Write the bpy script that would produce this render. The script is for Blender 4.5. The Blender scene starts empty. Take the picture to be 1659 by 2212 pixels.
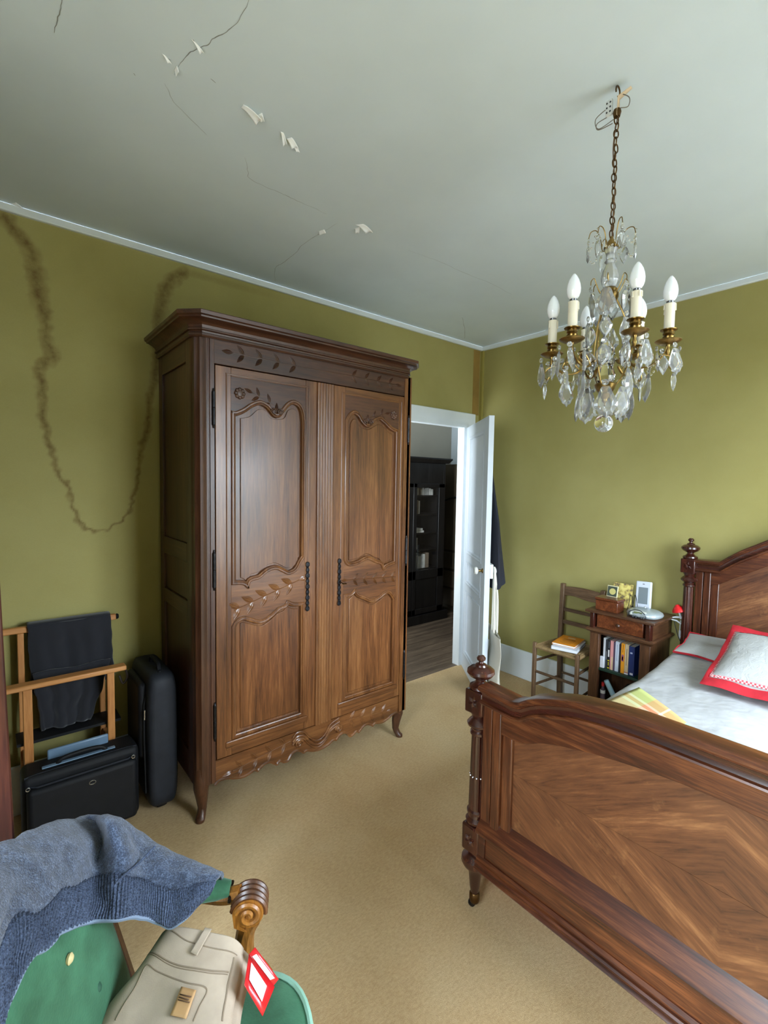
import bpy, bmesh, math, random
from mathutils import Vector, Matrix, noise
random.seed(7)
C = bpy.context.scene.collection
sc = bpy.context.scene
PI = math.pi

# ------------------------------------------------------------------ camera
W_, H_ = 1659.0, 2212.0
FPX, YAW, PIT, ROL, CAMZ = 1036.739, 0.879872, 0.0587256, 0.0165029, 1.55
_f = Vector((math.cos(PIT)*math.cos(YAW), math.cos(PIT)*math.sin(YAW), -math.sin(PIT)))
_r = Vector((math.sin(YAW), -math.cos(YAW), 0)); _u = _r.cross(_f)
RT = math.cos(ROL)*_r + math.sin(ROL)*_u; UP = -math.sin(ROL)*_r + math.cos(ROL)*_u; FW = _f
EYE = Vector((0, 0, CAMZ))
cam = bpy.data.cameras.new('camera'); cam_o = bpy.data.objects.new('camera', cam); C.objects.link(cam_o)
cam.sensor_fit = 'HORIZONTAL'; cam.sensor_width = 36; cam.lens = 36*FPX/W_
cam.clip_start = 0.02
m3 = Matrix((RT, UP, -FW)).transposed()
cam_o.matrix_world = Matrix.Translation(EYE) @ m3.to_4x4()
sc.camera = cam_o

def ray(u, v): return RT*(u-W_/2) - UP*(v-H_/2) + FW*FPX
def P(u, v, x=None, y=None, z=None):          # pixel -> point on an axis plane
    d = ray(u, v)
    t = (z-CAMZ)/d.z if z is not None else (y/d.y if y is not None else x/d.x)
    return EYE + d*t
def PN(u, v, p0, n):                           # pixel -> point on any plane
    d = ray(u, v); n = Vector(n)
    return EYE + d*((Vector(p0)-EYE).dot(n)/d.dot(n))

# ------------------------------------------------------------------ light
w = bpy.data.worlds.new('world'); sc.world = w; w.use_nodes = True     # overcast sky over dull ground
wt = w.node_tree; bg = wt.nodes['Background']
tc = wt.nodes.new('ShaderNodeTexCoord'); sx = wt.nodes.new('ShaderNodeSeparateXYZ'); cr = wt.nodes.new('ShaderNodeValToRGB')
wt.links.new(tc.outputs['Generated'], sx.inputs[0])
mr = wt.nodes.new('ShaderNodeMapRange'); mr.inputs[1].default_value = -1; wt.links.new(sx.outputs[2], mr.inputs[0])
wt.links.new(mr.outputs[0], cr.inputs[0]); wt.links.new(cr.outputs[0], bg.inputs[0])
e = cr.color_ramp.elements; e[0].position = .49; e[0].color = (.21, .235, .24, 1); e[1].position = .515; e[1].color = (.79, .92, 1.04, 1)
q_ = e.new(1.0); q_.color = (2.1, 2.45, 2.8, 1)        # overcast sky brightens towards the zenith
bg.inputs[1].default_value = 9.6
def area(name, loc, size, rot, energy, col):
    l = bpy.data.lights.new(name, 'AREA'); l.shape = 'RECTANGLE'; l.size, l.size_y = size
    l.energy = energy; l.color = col
    o = bpy.data.objects.new(name, l); C.objects.link(o); o.location = loc; o.rotation_euler = rot
    return o
YB = -0.98                                     # the window wall behind the camera
WIN = [(1.90, 1.40, 0.12, 2.42)]           # centre x, width, sill, head
XL = -1.15                                     # left wall, with a window of its own: centre y, width, sill, head
WINL = (0.10, 1.05, 0.12, 2.42)
for c_, ww, a, b in WIN:                       # portals only guide the sampling of the sky through the windows
    area('window_portal', (c_, YB-.02, (a+b)/2), (ww, b-a), (PI/2, 0, 0), 1, (1, 1, 1)).data.cycles.is_portal = True
area('window_portal', (XL-.02, WINL[0], (WINL[2]+WINL[3])/2), (WINL[3]-WINL[2], WINL[1]), (0, -PI/2, 0), 1, (1, 1, 1)).data.cycles.is_portal = True
area('hall_fill', (1.9, 2.9, 1.65), (1.2, .4), (0, -PI/2, .62), 22, (0.85, 0.94, 1.0))  # added fill lamp, unseen in mid hall, brightens the bookcase and door leaf
sc.view_settings.view_transform = 'Standard'
sc.view_settings.look = 'None'
sc.view_settings.gamma = 1.0
sc.view_settings.use_curve_mapping = False
sc.view_settings.exposure = 1.36
sc.cycles.max_bounces = 10
sc.cycles.transmission_bounces = 10
sc.cycles.caustics_reflective = False
sc.cycles.caustics_refractive = False
sc.cycles.sample_clamp_indirect = 4.0

# ------------------------------------------------------------------ materials
def lin(c):
    return tuple(((v/255)/12.92 if v/255 <= .04045 else ((v/255+.055)/1.055)**2.4) for v in c) + (1,)
class NT:
    def __init__(s, name):
        s.m = bpy.data.materials.new(name); s.m.use_nodes = True
        s.t = s.m.node_tree; s.b = s.t.nodes['Principled BSDF']
    def n(s, typ, **k):
        x = s.t.nodes.new(typ)
        for a, v in k.items():
            if a.startswith('i_'):
                x.inputs[a[2:].replace('_', ' ')].default_value = v
            else: setattr(x, a, v)
        return x
    def l(s, a, b): s.t.links.new(a, b)
    def coord(s, kind='Object', scale=(1, 1, 1), rot=(0, 0, 0)):
        tc = s.n('ShaderNodeTexCoord'); mp = s.n('ShaderNodeMapping')
        mp.inputs['Scale'].default_value = scale; mp.inputs['Rotation'].default_value = rot
        s.l(tc.outputs[kind], mp.inputs[0]); return mp.outputs[0]
    def noise(s, co, scale, detail=3, rough=.5, dist=0):
        x = s.n('ShaderNodeTexNoise'); s.l(co, x.inputs['Vector'])
        x.inputs['Scale'].default_value = scale; x.inputs['Detail'].default_value = detail
        x.inputs['Roughness'].default_value = rough; x.inputs['Distortion'].default_value = dist
        return x.outputs['Fac']
    def ramp(s, fac, stops, interp='LINEAR'):
        x = s.n('ShaderNodeValToRGB'); x.color_ramp.interpolation = interp
        e = x.color_ramp.elements
        while len(e) < len(stops): e.new(.5)
        for q, (p, c) in zip(e, stops): q.position = p; q.color = c if len(c) == 4 else tuple(c)+(1,)
        s.l(fac, x.inputs[0]); return x.outputs[0]
    def mix(s, fac, a, b, mode='MIX'):
        x = s.n('ShaderNodeMix', data_type='RGBA', blend_type=mode)
        if isinstance(fac, (int, float)): x.inputs[0].default_value = fac
        else: s.l(fac, x.inputs[0])
        for i, q in ((6, a), (7, b)):
            if isinstance(q, tuple): x.inputs[i].default_value = q
            else: s.l(q, x.inputs[i])
        return x.outputs[2]
    def math(s, op, a, b=None):
        x = s.n('ShaderNodeMath', operation=op)
        for i, q in ((0, a), (1, b)):
            if q is None: continue
            if isinstance(q, (int, float)): x.inputs[i].default_value = q
            else: s.l(q, x.inputs[i])
        return x.outputs[0]
    def bump(s, h, strength=.3, dist=.002):
        x = s.n('ShaderNodeBump'); x.inputs['Strength'].default_value = strength
        x.inputs['Distance'].default_value = dist; s.l(h, x.inputs['Height'])
        s.l(x.outputs[0], s.b.inputs['Normal'])
    def base(s, c):
        if isinstance(c, tuple): s.b.inputs['Base Color'].default_value = c
        else: s.l(c, s.b.inputs['Base Color'])
    def set(s, **k):
        for a, v in k.items(): s.b.inputs[a.replace('_', ' ')].default_value = v
        return s
MATS = {}
def plain(name, rgb, rough=.5, metal=0, spec=.5, coat=0, nz=0, nscale=40, bump=0, bscale=300, **k):
    if name in MATS: return MATS[name]
    t = NT(name); c = lin(rgb)
    if nz or bump: co = t.coord()
    if nz:
        d = tuple(v*(1-nz) for v in c[:3])+(1,); e = tuple(min(1, v*(1+nz)) for v in c[:3])+(1,)
        t.base(t.ramp(t.noise(co, nscale, 4), [(.3, d), (.7, e)]))
    else: t.base(c)
    if bump: t.bump(t.noise(co, bscale, 2), bump, .002)
    t.set(Roughness=rough, Metallic=metal)
    t.b.inputs['Specular IOR Level'].default_value = spec
    t.b.inputs['Coat Weight'].default_value = coat
    for a, v in k.items(): t.b.inputs[a.replace('_', ' ')].default_value = v
    MATS[name] = t.m; return t.m
def wood(name, dark, mid, light, axis='Z', scale=9, stretch=.07, rough=.35, coat=.15, blotch=.5, bscale=2.2, bump=.12, rot=None):
    key = name+axis
    if key in MATS: return MATS[key]
    t = NT(key)
    s = [1, 1, 1]; s['XYZ'.index(axis)] = stretch
    co = t.coord('Object', tuple(s), rot or (0, 0, 0))
    n1 = t.noise(co, scale*1.3, 7, .68, .9)
    n2 = t.noise(co, scale*9, 4, .65, .3)
    n3 = t.noise(co, scale*30, 2, .5, 0)
    f = t.math('ADD', t.math('ADD', t.math('MULTIPLY', n1, .52), t.math('MULTIPLY', n2, .30)), t.math('MULTIPLY', n3, .18))
    col = t.ramp(f, [(.36, lin(dark)), (.5, lin(mid)), (.64, lin(light))])
    bl = t.noise(t.coord('Object', (1, 1, .5)), bscale, 3, .55)
    bc = t.ramp(bl, [(.3, (1-blotch, 1-blotch, 1-blotch, 1)), (.7, (1.0, 1.0, 1.0, 1))])
    t.base(t.mix(1, col, bc, 'MULTIPLY'))
    t.set(Roughness=rough); t.b.inputs['Coat Weight'].default_value = coat; t.b.inputs['Coat Roughness'].default_value = .22
    t.bump(n2, bump, .001)
    MATS[key] = t.m; return t.m
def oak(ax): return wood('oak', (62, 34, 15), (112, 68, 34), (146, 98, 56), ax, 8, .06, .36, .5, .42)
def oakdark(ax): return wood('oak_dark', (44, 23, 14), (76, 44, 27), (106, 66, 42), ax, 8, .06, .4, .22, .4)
def rose(ax): return wood('rosewood', (32, 14, 9), (84, 42, 22), (136, 80, 44), ax, 9, .06, .3, .35, .35)
def rosedark(ax): return wood('rosewood_dark', (30, 12, 8), (60, 26, 17), (88, 42, 26), ax, 8, .07, .26, .5, .3)
def walnut(ax): return wood('walnut', (46, 26, 15), (86, 54, 32), (118, 80, 50), ax, 9, .08, .45, .1, .35)
def burl(): return wood('burl', (52, 22, 12), (100, 50, 26), (142, 82, 44), 'Y', 22, .8, .3, .4, .3)

# walls: olive cloth with an old tide mark on one of them
t = NT('olive_wall_cloth'); co = t.coord()
n = t.noise(co, 1.6, 5, .6)
c = t.ramp(n, [(.3, lin((152, 142, 84))), (.7, lin((166, 157, 100)))])
weave = t.noise(t.coord('Object', (1, 1, 6)), 260, 2)
c = t.mix(.12, c, t.ramp(weave, [(.3, lin((130, 122, 68))), (.7, lin((188, 182, 118)))]))
at = t.n('ShaderNodeAttribute', attribute_name='stain')
edge = t.noise(co, 26, 5, .7)
st = t.math('MULTIPLY', at.outputs['Fac'], t.math('MULTIPLY', edge, 1.7))
st = t.math('MINIMUM', st, .8)
c = t.mix(st, c, lin((92, 62, 26)))
t.base(c); t.set(Roughness=.85); t.b.inputs['Specular IOR Level'].default_value = .25
t.bump(weave, .25, .001); M_WALL = t.m
t = NT('ceiling_paint'); co = t.coord()
c = t.ramp(t.noise(co, 1.1, 4, .6), [(.3, lin((202, 213, 217))), (.7, lin((214, 225, 229)))])
t.base(c); t.set(Roughness=.8); t.bump(t.noise(co, 35, 4), .06, .004); M_CEIL = t.m
M_WHITE = plain('white_paint', (222, 228, 230), .4, nz=.03, nscale=6)
M_DOOR = plain('door_paint', (206, 214, 222), .42, nz=.03, nscale=6)
t = NT('carpet'); co = t.coord()
big = t.noise(co, 1.7, 4, .6); fine = t.noise(co, 420, 2, .7); mid = t.noise(t.coord('Object', (1, 2.2, 1)), 60, 3, .7)
c = t.ramp(big, [(.3, lin((192, 160, 114))), (.55, lin((210, 182, 138))), (.75, lin((214, 192, 152)))])
c = t.mix(.35, c, t.ramp(mid, [(.35, lin((146, 116, 74))), (.65, lin((212, 184, 142)))]))
c = t.mix(.2, c, t.ramp(fine, [(.35, lin((120, 92, 56))), (.65, lin((208, 182, 140)))]))
t.base(c); t.set(Roughness=.95); t.b.inputs['Specular IOR Level'].default_value = .1
t.bump(t.math('ADD', fine, mid), .5, .004); M_CARPET = t.m
M_HALLFLOOR = wood('hall_board', (58, 46, 36), (98, 82, 66), (130, 112, 92), 'X', 10, .08, .55, 0, .3)
M_IRON = plain('dark_iron', (52, 52, 55), .35, .9, nz=.3, nscale=60)
M_BRASS = plain('old_brass', (136, 110, 62), .3, 1.0, nz=.3, nscale=50)
M_BRONZE = plain('dark_bronze', (96, 72, 44), .4, 1.0, nz=.25, nscale=70)
t = NT('cut_crystal'); t.base((1, 1, 1, 1)); t.set(Roughness=.0, IOR=1.55); t.b.inputs['Transmission Weight'].default_value = 1; M_GLASS = t.m
t = NT('bright_crystal'); t.base((.97, .99, 1, 1)); t.set(Roughness=.02, IOR=1.55); t.b.inputs['Transmission Weight'].default_value = .84; M_GLASS3 = t.m
t = NT('milky_crystal'); t.base((.96, .98, 1, 1)); t.set(Roughness=.04, IOR=1.5); t.b.inputs['Transmission Weight'].default_value = .72; M_GLASS2 = t.m
t = NT('window_glass'); t.base((1, 1, 1, 1)); tb_ = t.n('ShaderNodeBsdfTransparent'); gb_ = t.n('ShaderNodeBsdfGlossy'); gb_.inputs['Roughness'].default_value = .02
mx_ = t.n('ShaderNodeMixShader'); mx_.inputs[0].default_value = .05
t.l(tb_.outputs[0], mx_.inputs[1]); t.l(gb_.outputs[0], mx_.inputs[2]); t.l(mx_.outputs[0], t.t.nodes['Material Output'].inputs['Surface']); M_PANE = t.m
M_BULB = plain('opal_bulb', (246, 249, 252), .12, coat=.5, Subsurface_Weight=.0)
M_IVORY = plain('candle_sleeve', (226, 218, 196), .45)
M_BLACK = plain('black_nylon', (13, 14, 17), .6, spec=.3, nz=.3, nscale=20, bump=.4, bscale=900)
M_CHAR = plain('charcoal_nylon', (32, 35, 42), .6, spec=.35, nz=.2, nscale=20, bump=.4, bscale=900)

# ------------------------------------------------------------------ mesh builder
class MB:
    def __init__(s): s.v = []; s.f = []; s.uv = None
    def add(s, vs, fs):
        b = len(s.v); s.v += [Vector(p) for p in vs]; s.f += [[i+b for i in q] for q in fs]; return s
    def box(s, x0, x1, y0, y1, z0, z1):
        v = [(x, y, z) for z in (z0, z1) for y in (y0, y1) for x in (x0, x1)]
        return s.add(v, [(0, 2, 3, 1), (4, 5, 7, 6), (0, 1, 5, 4), (2, 6, 7, 3), (0, 4, 6, 2), (1, 3, 7, 5)])
    def obox(s, c, ax, ay, az, hx, hy, hz):      # oriented box
        c = Vector(c); v = []
        for k in (-1, 1):
            for j in (-1, 1):
                for i in (-1, 1): v.append(c+Vector(ax)*hx*i+Vector(ay)*hy*j+Vector(az)*hz*k)
        return s.add(v, [(0, 2, 3, 1), (4, 5, 7, 6), (0, 1, 5, 4), (2, 6, 7, 3), (0, 4, 6, 2), (1, 3, 7, 5)])
    def prism(s, poly, axis, a, b):              # polygon extruded along an axis
        def mk(p, h): return {'y': (p[0], h, p[1]), 'x': (h, p[0], p[1]), 'z': (p[0], p[1], h)}[axis]
        n = len(poly); v = [mk(p, a) for p in poly]+[mk(p, b) for p in poly]
        return s.add(v, [list(range(n))[::-1], list(range(n, 2*n))]+[(i, (i+1) % n, (i+1) % n+n, i+n) for i in range(n)])
    def strip(s, up, lo, axis, a, b):            # slab between two curves with equal point counts
        def mk(p, h): return {'y': (p[0], h, p[1]), 'x': (h, p[0], p[1])}[axis]
        n = len(up); v = [mk(p, a) for p in up]+[mk(p, a) for p in lo]+[mk(p, b) for p in up]+[mk(p, b) for p in lo]
        f = []
        for i in range(n-1):
            f += [(i, i+1, n+i+1, n+i), (2*n+i, 3*n+i, 3*n+i+1, 2*n+i+1), (i, 2*n+i, 2*n+i+1, i+1), (n+i, n+i+1, 3*n+i+1, 3*n+i)]
        f += [(0, n, 3*n, 2*n), (n-1, 3*n-1, 4*n-1, 2*n-1)]
        return s.add(v, f)
    def lathe(s, c, prof, n=24, axis=(0, 0, 1), flute=None):
        c = Vector(c); az = Vector(axis).normalized(); ax = az.orthogonal().normalized(); ay = az.cross(ax)
        v = []; f = []
        for r, z in prof:
            for k in range(n):
                a = 2*PI*k/n; rr = r
                if flute and flute[0] < z < flute[1]: rr = r*(1-flute[3]*(.5-.5*math.cos(a*flute[2])))
                v.append(c+az*z+(ax*math.cos(a)+ay*math.sin(a))*max(rr, 1e-5))
        m = len(prof)
        for i in range(m-1):
            for k in range(n): f.append((i*n+k, i*n+(k+1) % n, (i+1)*n+(k+1) % n, (i+1)*n+k))
        f.append(list(range(n))[::-1]); f.append([(m-1)*n+k for k in range(n)])
        return s.add(v, f)
    def tube(s, pts, r, n=8, closed=False, flat=None):
        pts = [Vector(p) for p in pts]; m = len(pts); v = []; f = []
        rs = r if isinstance(r, (list, tuple)) else [r]*m
        up = None
        for i, p in enumerate(pts):
            a = pts[(i-1) % m] if (closed or i > 0) else p; b = pts[(i+1) % m] if (closed or i < m-1) else p
            tg = (b-a).normalized()
            if up is None: up = tg.orthogonal().normalized()
            up = (up-tg*up.dot(tg)).normalized(); sd = tg.cross(up)
            for k in range(n):
                q = 2*PI*k/n; v.append(p+(up*math.cos(q)+sd*math.sin(q))*rs[i])
        for i in range(m if closed else m-1):
            for k in range(n):
                j = (i+1) % m; f.append((i*n+k, i*n+(k+1) % n, j*n+(k+1) % n, j*n+k))
        if not closed: f.append(list(range(n))[::-1]); f.append([(m-1)*n+k for k in range(n)])
        return s.add(v, f)
    def sweep(s, path, nrm, sec, closed=False):  # section (a: in-plane to the left of travel, b: along nrm), path in a plane
        pts = [Vector(p) for p in path]; nr = Vector(nrm); m = len(pts); k = len(sec); v = []; f = []
        for i, p in enumerate(pts):
            a = pts[(i-1) % m] if (closed or i > 0) else None; b = pts[(i+1) % m] if (closed or i < m-1) else None
            t1 = (p-a).normalized() if a is not None else (b-p).normalized()
            t2 = (b-p).normalized() if b is not None else t1
            p1 = nr.cross(t1); p2 = nr.cross(t2); q = (p1+p2)
            q = q.normalized() if q.length > 1e-6 else p1
            sc_ = 1/max(.45, q.dot(p1))
            for (u, w_) in sec: v.append(p+q*u*sc_+nr*w_)
        for i in range(m if closed else m-1):
            j = (i+1) % m
            for q in range(k): f.append((i*k+q, i*k+(q+1) % k, j*k+(q+1) % k, j*k+q))
        if not closed: f.append(list(range(k))); f.append([(m-1)*k+q for q in range(k)][::-1])
        return s.add(v, f)
    def grid(s, fn, nu, nv):
        v = [fn(i/nu, j/nv) for j in range(nv+1) for i in range(nu+1)]
        f = [(j*(nu+1)+i, j*(nu+1)+i+1, (j+1)*(nu+1)+i+1, (j+1)*(nu+1)+i) for j in range(nv) for i in range(nu)]
        s.add(v, f); s.uv = [(i/nu, j/nv) for j in range(nv+1) for i in range(nu+1)]; return s
    def loft(s, rings, cap=True):
        n = len(rings[0]); v = [p for r in rings for p in r]; f = []
        for i in range(len(rings)-1):
            for k in range(n): f.append((i*n+k, i*n+(k+1) % n, (i+1)*n+(k+1) % n, (i+1)*n+k))
        if cap: f.append(list(range(n))[::-1]); f.append([(len(rings)-1)*n+k for k in range(n)])
        return s.add(v, f)
    def ball(s, c, r, n=12, m=8):
        rx, ry, rz = r if isinstance(r, (tuple, list)) else (r, r, r); c = Vector(c)
        v = [c+Vector((0, 0, -rz))]; f = []
        for j in range(1, m):
            a = PI*j/m-PI/2
            for k in range(n): v.append(c+Vector((rx*math.cos(a)*math.cos(2*PI*k/n), ry*math.cos(a)*math.sin(2*PI*k/n), rz*math.sin(a))))
        v.append(c+Vector((0, 0, rz))); L = len(v)-1
        for k in range(n): f.append((0, 1+(k+1) % n, 1+k)); f.append((L, L-n+k, L-n+(k+1) % n))
        for j in range(m-2):
            for k in range(n): a = 1+j*n; f.append((a+k, a+(k+1) % n, a+n+(k+1) % n, a+n+k))
        return s.add(v, f)
    def leaf(s, base, d, side, nrm, L, wd, h):   # carved almond leaf in relief
        base = Vector(base); d = Vector(d).normalized(); sd = Vector(side).normalized(); nr = Vector(nrm); N = 7
        v = []; f = []
        for i in range(N+1):
            q = i/N; ww = wd*math.sin(PI*q**.8)+.0004; c = base+d*L*q
            v += [c-sd*ww, c-sd*ww*.35+nr*h*math.sin(PI*q), c+nr*h*.45*math.sin(PI*q), c+sd*ww*.35+nr*h*math.sin(PI*q), c+sd*ww]
        for i in range(N):
            for k in range(4): f.append((i*5+k, i*5+k+1, i*5+k+6, i*5+k+5))
        return s.add(v, f)
    def build(s, name, mat, parent=None, bevel=0, smooth=35, world=True, seg=2, recalc=True, solid=0, sub=0):
        me = bpy.data.meshes.new(name); me.from_pydata([tuple(p) for p in s.v], [], s.f); me.validate()
        if s.uv:
            ul = me.uv_layers.new(name='UVMap')
            for lp in me.loops: ul.data[lp.index].uv = s.uv[lp.vertex_index]
        if recalc:
            b = bmesh.new(); b.from_mesh(me); bmesh.ops.recalc_face_normals(b, faces=b.faces[:]); b.to_mesh(me); b.free()
        if smooth:
            me.polygons.foreach_set('use_smooth', [True]*len(me.polygons)); me.set_sharp_from_angle(angle=math.radians(smooth))
        me.materials.append(mat)
        o = bpy.data.objects.new(name, me); C.objects.link(o)
        if parent: attach(o, parent, world)
        if solid:
            q = o.modifiers.new('solid', 'SOLIDIFY'); q.thickness = solid; q.offset = 0
        if sub:
            q = o.modifiers.new('sub', 'SUBSURF'); q.levels = sub; q.render_levels = sub
        if bevel:
            q = o.modifiers.new('bevel', 'BEVEL'); q.width = bevel; q.segments = seg; q.limit_method = 'ANGLE'; q.angle_limit = math.radians(40)
        return o
def attach(o, parent, world=True):
    o.parent = parent
    if world:                                    # mesh data stay in world metres
        r = parent
        while r.parent: r = r.parent
        if r.type == 'EMPTY' and parent is r:
            o.matrix_parent_inverse = (Matrix.Translation(r.location) @ r.rotation_euler.to_matrix().to_4x4()).inverted()
def bx(name, mat, parent, x0, x1, y0, y1, z0, z1, bevel=.002, **k):
    return MB().box(x0, x1, y0, y1, z0, z1).build(name, mat, parent, bevel, **k)
def thing(name, label, cat, loc=(0, 0, 0), rotz=0, group=None):
    o = bpy.data.objects.new(name, None); C.objects.link(o); o.location = loc; o.rotation_euler = (0, 0, rotz)
    o.empty_display_size = .1; return tag(o, label, cat, group)
def tag(o, label, cat, group=None):
    o['label'] = label; o['category'] = cat
    if group: o['group'] = group
    return o
def struct(o, label=None):
    o['kind'] = 'structure'
    if label: o['label'] = label
    return o
def crom(pts, n=6, closed=False):                # Catmull-Rom through points
    p = [Vector(q) for q in pts]; out = []; m = len(p)
    for i in range(m-1 if not closed else m):
        a = p[(i-1) % m] if (closed or i > 0) else p[0]; b = p[i]; c = p[(i+1) % m]; d = p[(i+2) % m] if (closed or i < m-2) else p[-1]
        for k in range(n):
            t_ = k/n; out.append(.5*((2*b)+(c-a)*t_+(2*a-5*b+4*c-d)*t_*t_+(3*b-a-3*c+d)*t_**3))
    if not closed: out.append(p[-1])
    return out
def c2(pts, n=6): return [(q.x, q.y) for q in crom([(a, b, 0) for a, b in pts], n)]
def interp(pts, x):
    pts = sorted(pts)
    if x <= pts[0][0]: return pts[0][1]
    for (a, b), (c_, d) in zip(pts, pts[1:]):
        if x <= c_: return b+(d-b)*(x-a)/max(1e-9, c_-a)
    return pts[-1][1]

# ================================================================== ROOM
YA, XB, ZC = 2.706, 3.30, 2.727
# ---- armoire wall with the doorway, dense where the tide mark runs
DX0, DX1, DZ = 2.30, 3.085, 2.03
xs = [XL]+[-.06+.0075*i for i in range(124)]+[1.5, 2.0, DX0, DX1, XB]
zs = [0, .5]+[1.0+.0075*i for i in range(138)]+[DZ]+[2.035+.0075*i for i in range(93)]+[ZC]
zs = sorted(set(round(z, 5) for z in zs if z <= ZC))
tide_px = [(5, 470), (28, 490), (58, 530), (75, 575), (85, 640), (95, 700), (105, 740), (112, 768), (86, 795), (88, 830), (92, 870), (85, 895), (98, 925), (112, 965), (116, 1000), (130, 1030),
           (152, 1050), (156, 1090), (168, 1125), (190, 1142), (212, 1147), (240, 1142), (262, 1125), (280, 1090), (292, 1050), (306, 1000), (312, 960), (320, 900), (328, 840), (340, 780), (345, 700), (352, 660), (350, 635), (370, 610), (400, 590)]
tide = crom([P(u, v, y=YA) for u, v in tide_px], 10)
from mathutils import kdtree
tide = crom(tide, 3)
kd = kdtree.KDTree(len(tide))
for i, p in enumerate(tide): kd.insert((p.x, 0, p.z), i)
kd.balance()
def tidew(z): return .010+.030*max(0, min(1, (z-1.45)/.9))
mb = MB(); idx = {}
for j, z in enumerate(zs):
    for i, x in enumerate(xs): idx[i, j] = len(mb.v); mb.v.append(Vector((x, YA, z)))
for j in range(len(zs)-1):
    for i in range(len(xs)-1):
        if DX0-1e-6 <= xs[i] < DX1-1e-6 and zs[j+1] <= DZ+1e-6: continue
        mb.f.append([idx[i, j], idx[i+1, j], idx[i+1, j+1], idx[i, j+1]])
stain = []
for p in mb.v:
    s_ = 0
    if -.08 < p.x < .95 and p.z > 1.0:
        q = p+Vector((noise.noise(Vector((p.x*9, 0, p.z*9)))*.022+noise.noise(Vector((p.x*40, 3, p.z*40)))*.012, 0, noise.noise(Vector((p.x*30, 7, p.z*30)))*.02))
        d = kd.find((q.x, 0, q.z))[2]; w_ = tidew(p.z)
        s_ = max(0, 1-d/w_)**.7*.75 if d < w_ else 0
    if 3.18 < p.x < 3.4 and p.z > 1.9: s_ = .0
    stain.append(s_)
wa = mb.build('wall_back', M_WALL, smooth=0, recalc=False)
att = wa.data.attributes.new('stain', 'FLOAT', 'POINT'); att.data.foreach_set('value', stain)
struct(wa, 'olive cloth-covered wall behind the armoire, with a brown tide mark')
def plane_wall(name, pts, mat, label):
    return struct(MB().add(pts, [[0, 1, 2, 3]]).build(name, mat, smooth=0, recalc=False), label)
plane_wall('wall_right', [(XB, YB, 0), (XB, YB, ZC), (XB, YA, ZC), (XB, YA, 0)], M_WALL, 'olive cloth-covered wall behind the bed')
y0_, y1_ = WINL[0]-WINL[1]/2, WINL[0]+WINL[1]/2
struct(MB().box(XL-.2, XL, YB-.2, y0_, 0, ZC).box(XL-.2, XL, y1_, YA, 0, ZC).box(XL-.2, XL, y0_, y1_, 0, WINL[2]).box(XL-.2, XL, y0_, y1_, WINL[3], ZC).build('wall_left', M_WALL, smooth=0), 'olive wall beside the armchair, with a window')
fr = MB()
for q in ((y0_, y0_+.06), (WINL[0]-.04, WINL[0]+.04), (y1_-.06, y1_)): fr.box(XL-.14, XL-.09, q[0], q[1], WINL[2], WINL[3])
for q in ((WINL[2], WINL[2]+.08), (WINL[3]-.06, WINL[3]), (WINL[2]+1.2, WINL[2]+1.23)): fr.box(XL-.135, XL-.095, y0_, y1_, q[0], q[1])
wf = struct(fr.build('window_3', M_WHITE, bevel=.003)); MB().box(XL-.118, XL-.114, y0_, y1_, WINL[2], WINL[3]).build('pane', M_PANE, wf, world=False)
floor = plane_wall('floor', [(XL, YB, 0), (XB, YB, 0), (XB, YA, 0), (XL, YA, 0)], M_CARPET, 'worn golden brown fitted carpet')
ceil = plane_wall('ceiling', [(XL, YB, ZC), (XL, YA, ZC), (XB, YA, ZC), (XB, YB, ZC)], M_CEIL, 'white ceiling with cracks and peeling paint')
# window wall (behind the camera)
mb = MB(); xw = [XL]
for c_, ww, a, b in sorted(WIN): xw += [c_-ww/2, c_+ww/2]
xw.append(XB); zw = [0, WIN[0][2], WIN[0][3], ZC]
for i in range(len(xw)-1):
    for j in range(3):
        if i % 2 == 1 and j == 1: continue
        mb.box(xw[i], xw[i+1], YB-.2, YB, zw[j], zw[j+1])
struct(mb.build('wall_front', M_WALL, smooth=0), 'window wall opposite the armoire')
for k, (c_, ww, a, b) in enumerate(WIN):
    fr = MB(); x0, x1 = c_-ww/2, c_+ww/2
    for q in ((x0, x0+.06), (c_-.04, c_+.04), (x1-.06, x1)): fr.box(q[0], q[1], YB-.14, YB-.09, a, b)
    for q in ((a, a+.08), (b-.06, b), (a+1.2, a+1.23)): fr.box(x0, x1, YB-.135, YB-.095, q[0], q[1])
    wf = struct(fr.build('window_%d' % (k+1), M_WHITE, bevel=.003))
    MB().box(x0, x1, YB-.118, YB-.114, a, b).build('pane', M_PANE, wf, world=False)
# cornice strips, baseboards, corner strip
def trim(name, mat, *bxs, bevel=.004):
    m_ = MB()
    for b in bxs: m_.box(*b)
    return struct(m_.build(name, mat, bevel=bevel))
trim('trim_1', M_WHITE, (XL, XB, YA-.02, YA, ZC-.034, ZC))
trim('trim_2', M_WHITE, (XB-.02, XB, YB, YA-.02, ZC-.034, ZC))
trim('trim_3', M_WHITE, (XL, XL+.02, YB, YA-.02, ZC-.034, ZC))
trim('baseboard_right', M_WHITE, (XB-.016, XB, YB, YA-.02, 0, .23))
trim('baseboard_back', M_WHITE, (XL, DX0-.12, YA-.016, YA, 0, .23))
trim('baseboard_left', M_WHITE, (XL, XL+.016, YB, YA-.02, 0, .23))
trim('trim_4', plain('olive_strip', (150, 138, 66), .7), (XB-.022, XB, YA-.03, YA, .23, ZC-.034))
M_STAIN = plain('ochre_stain', (146, 116, 54), .85, nz=.18, nscale=8)
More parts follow.
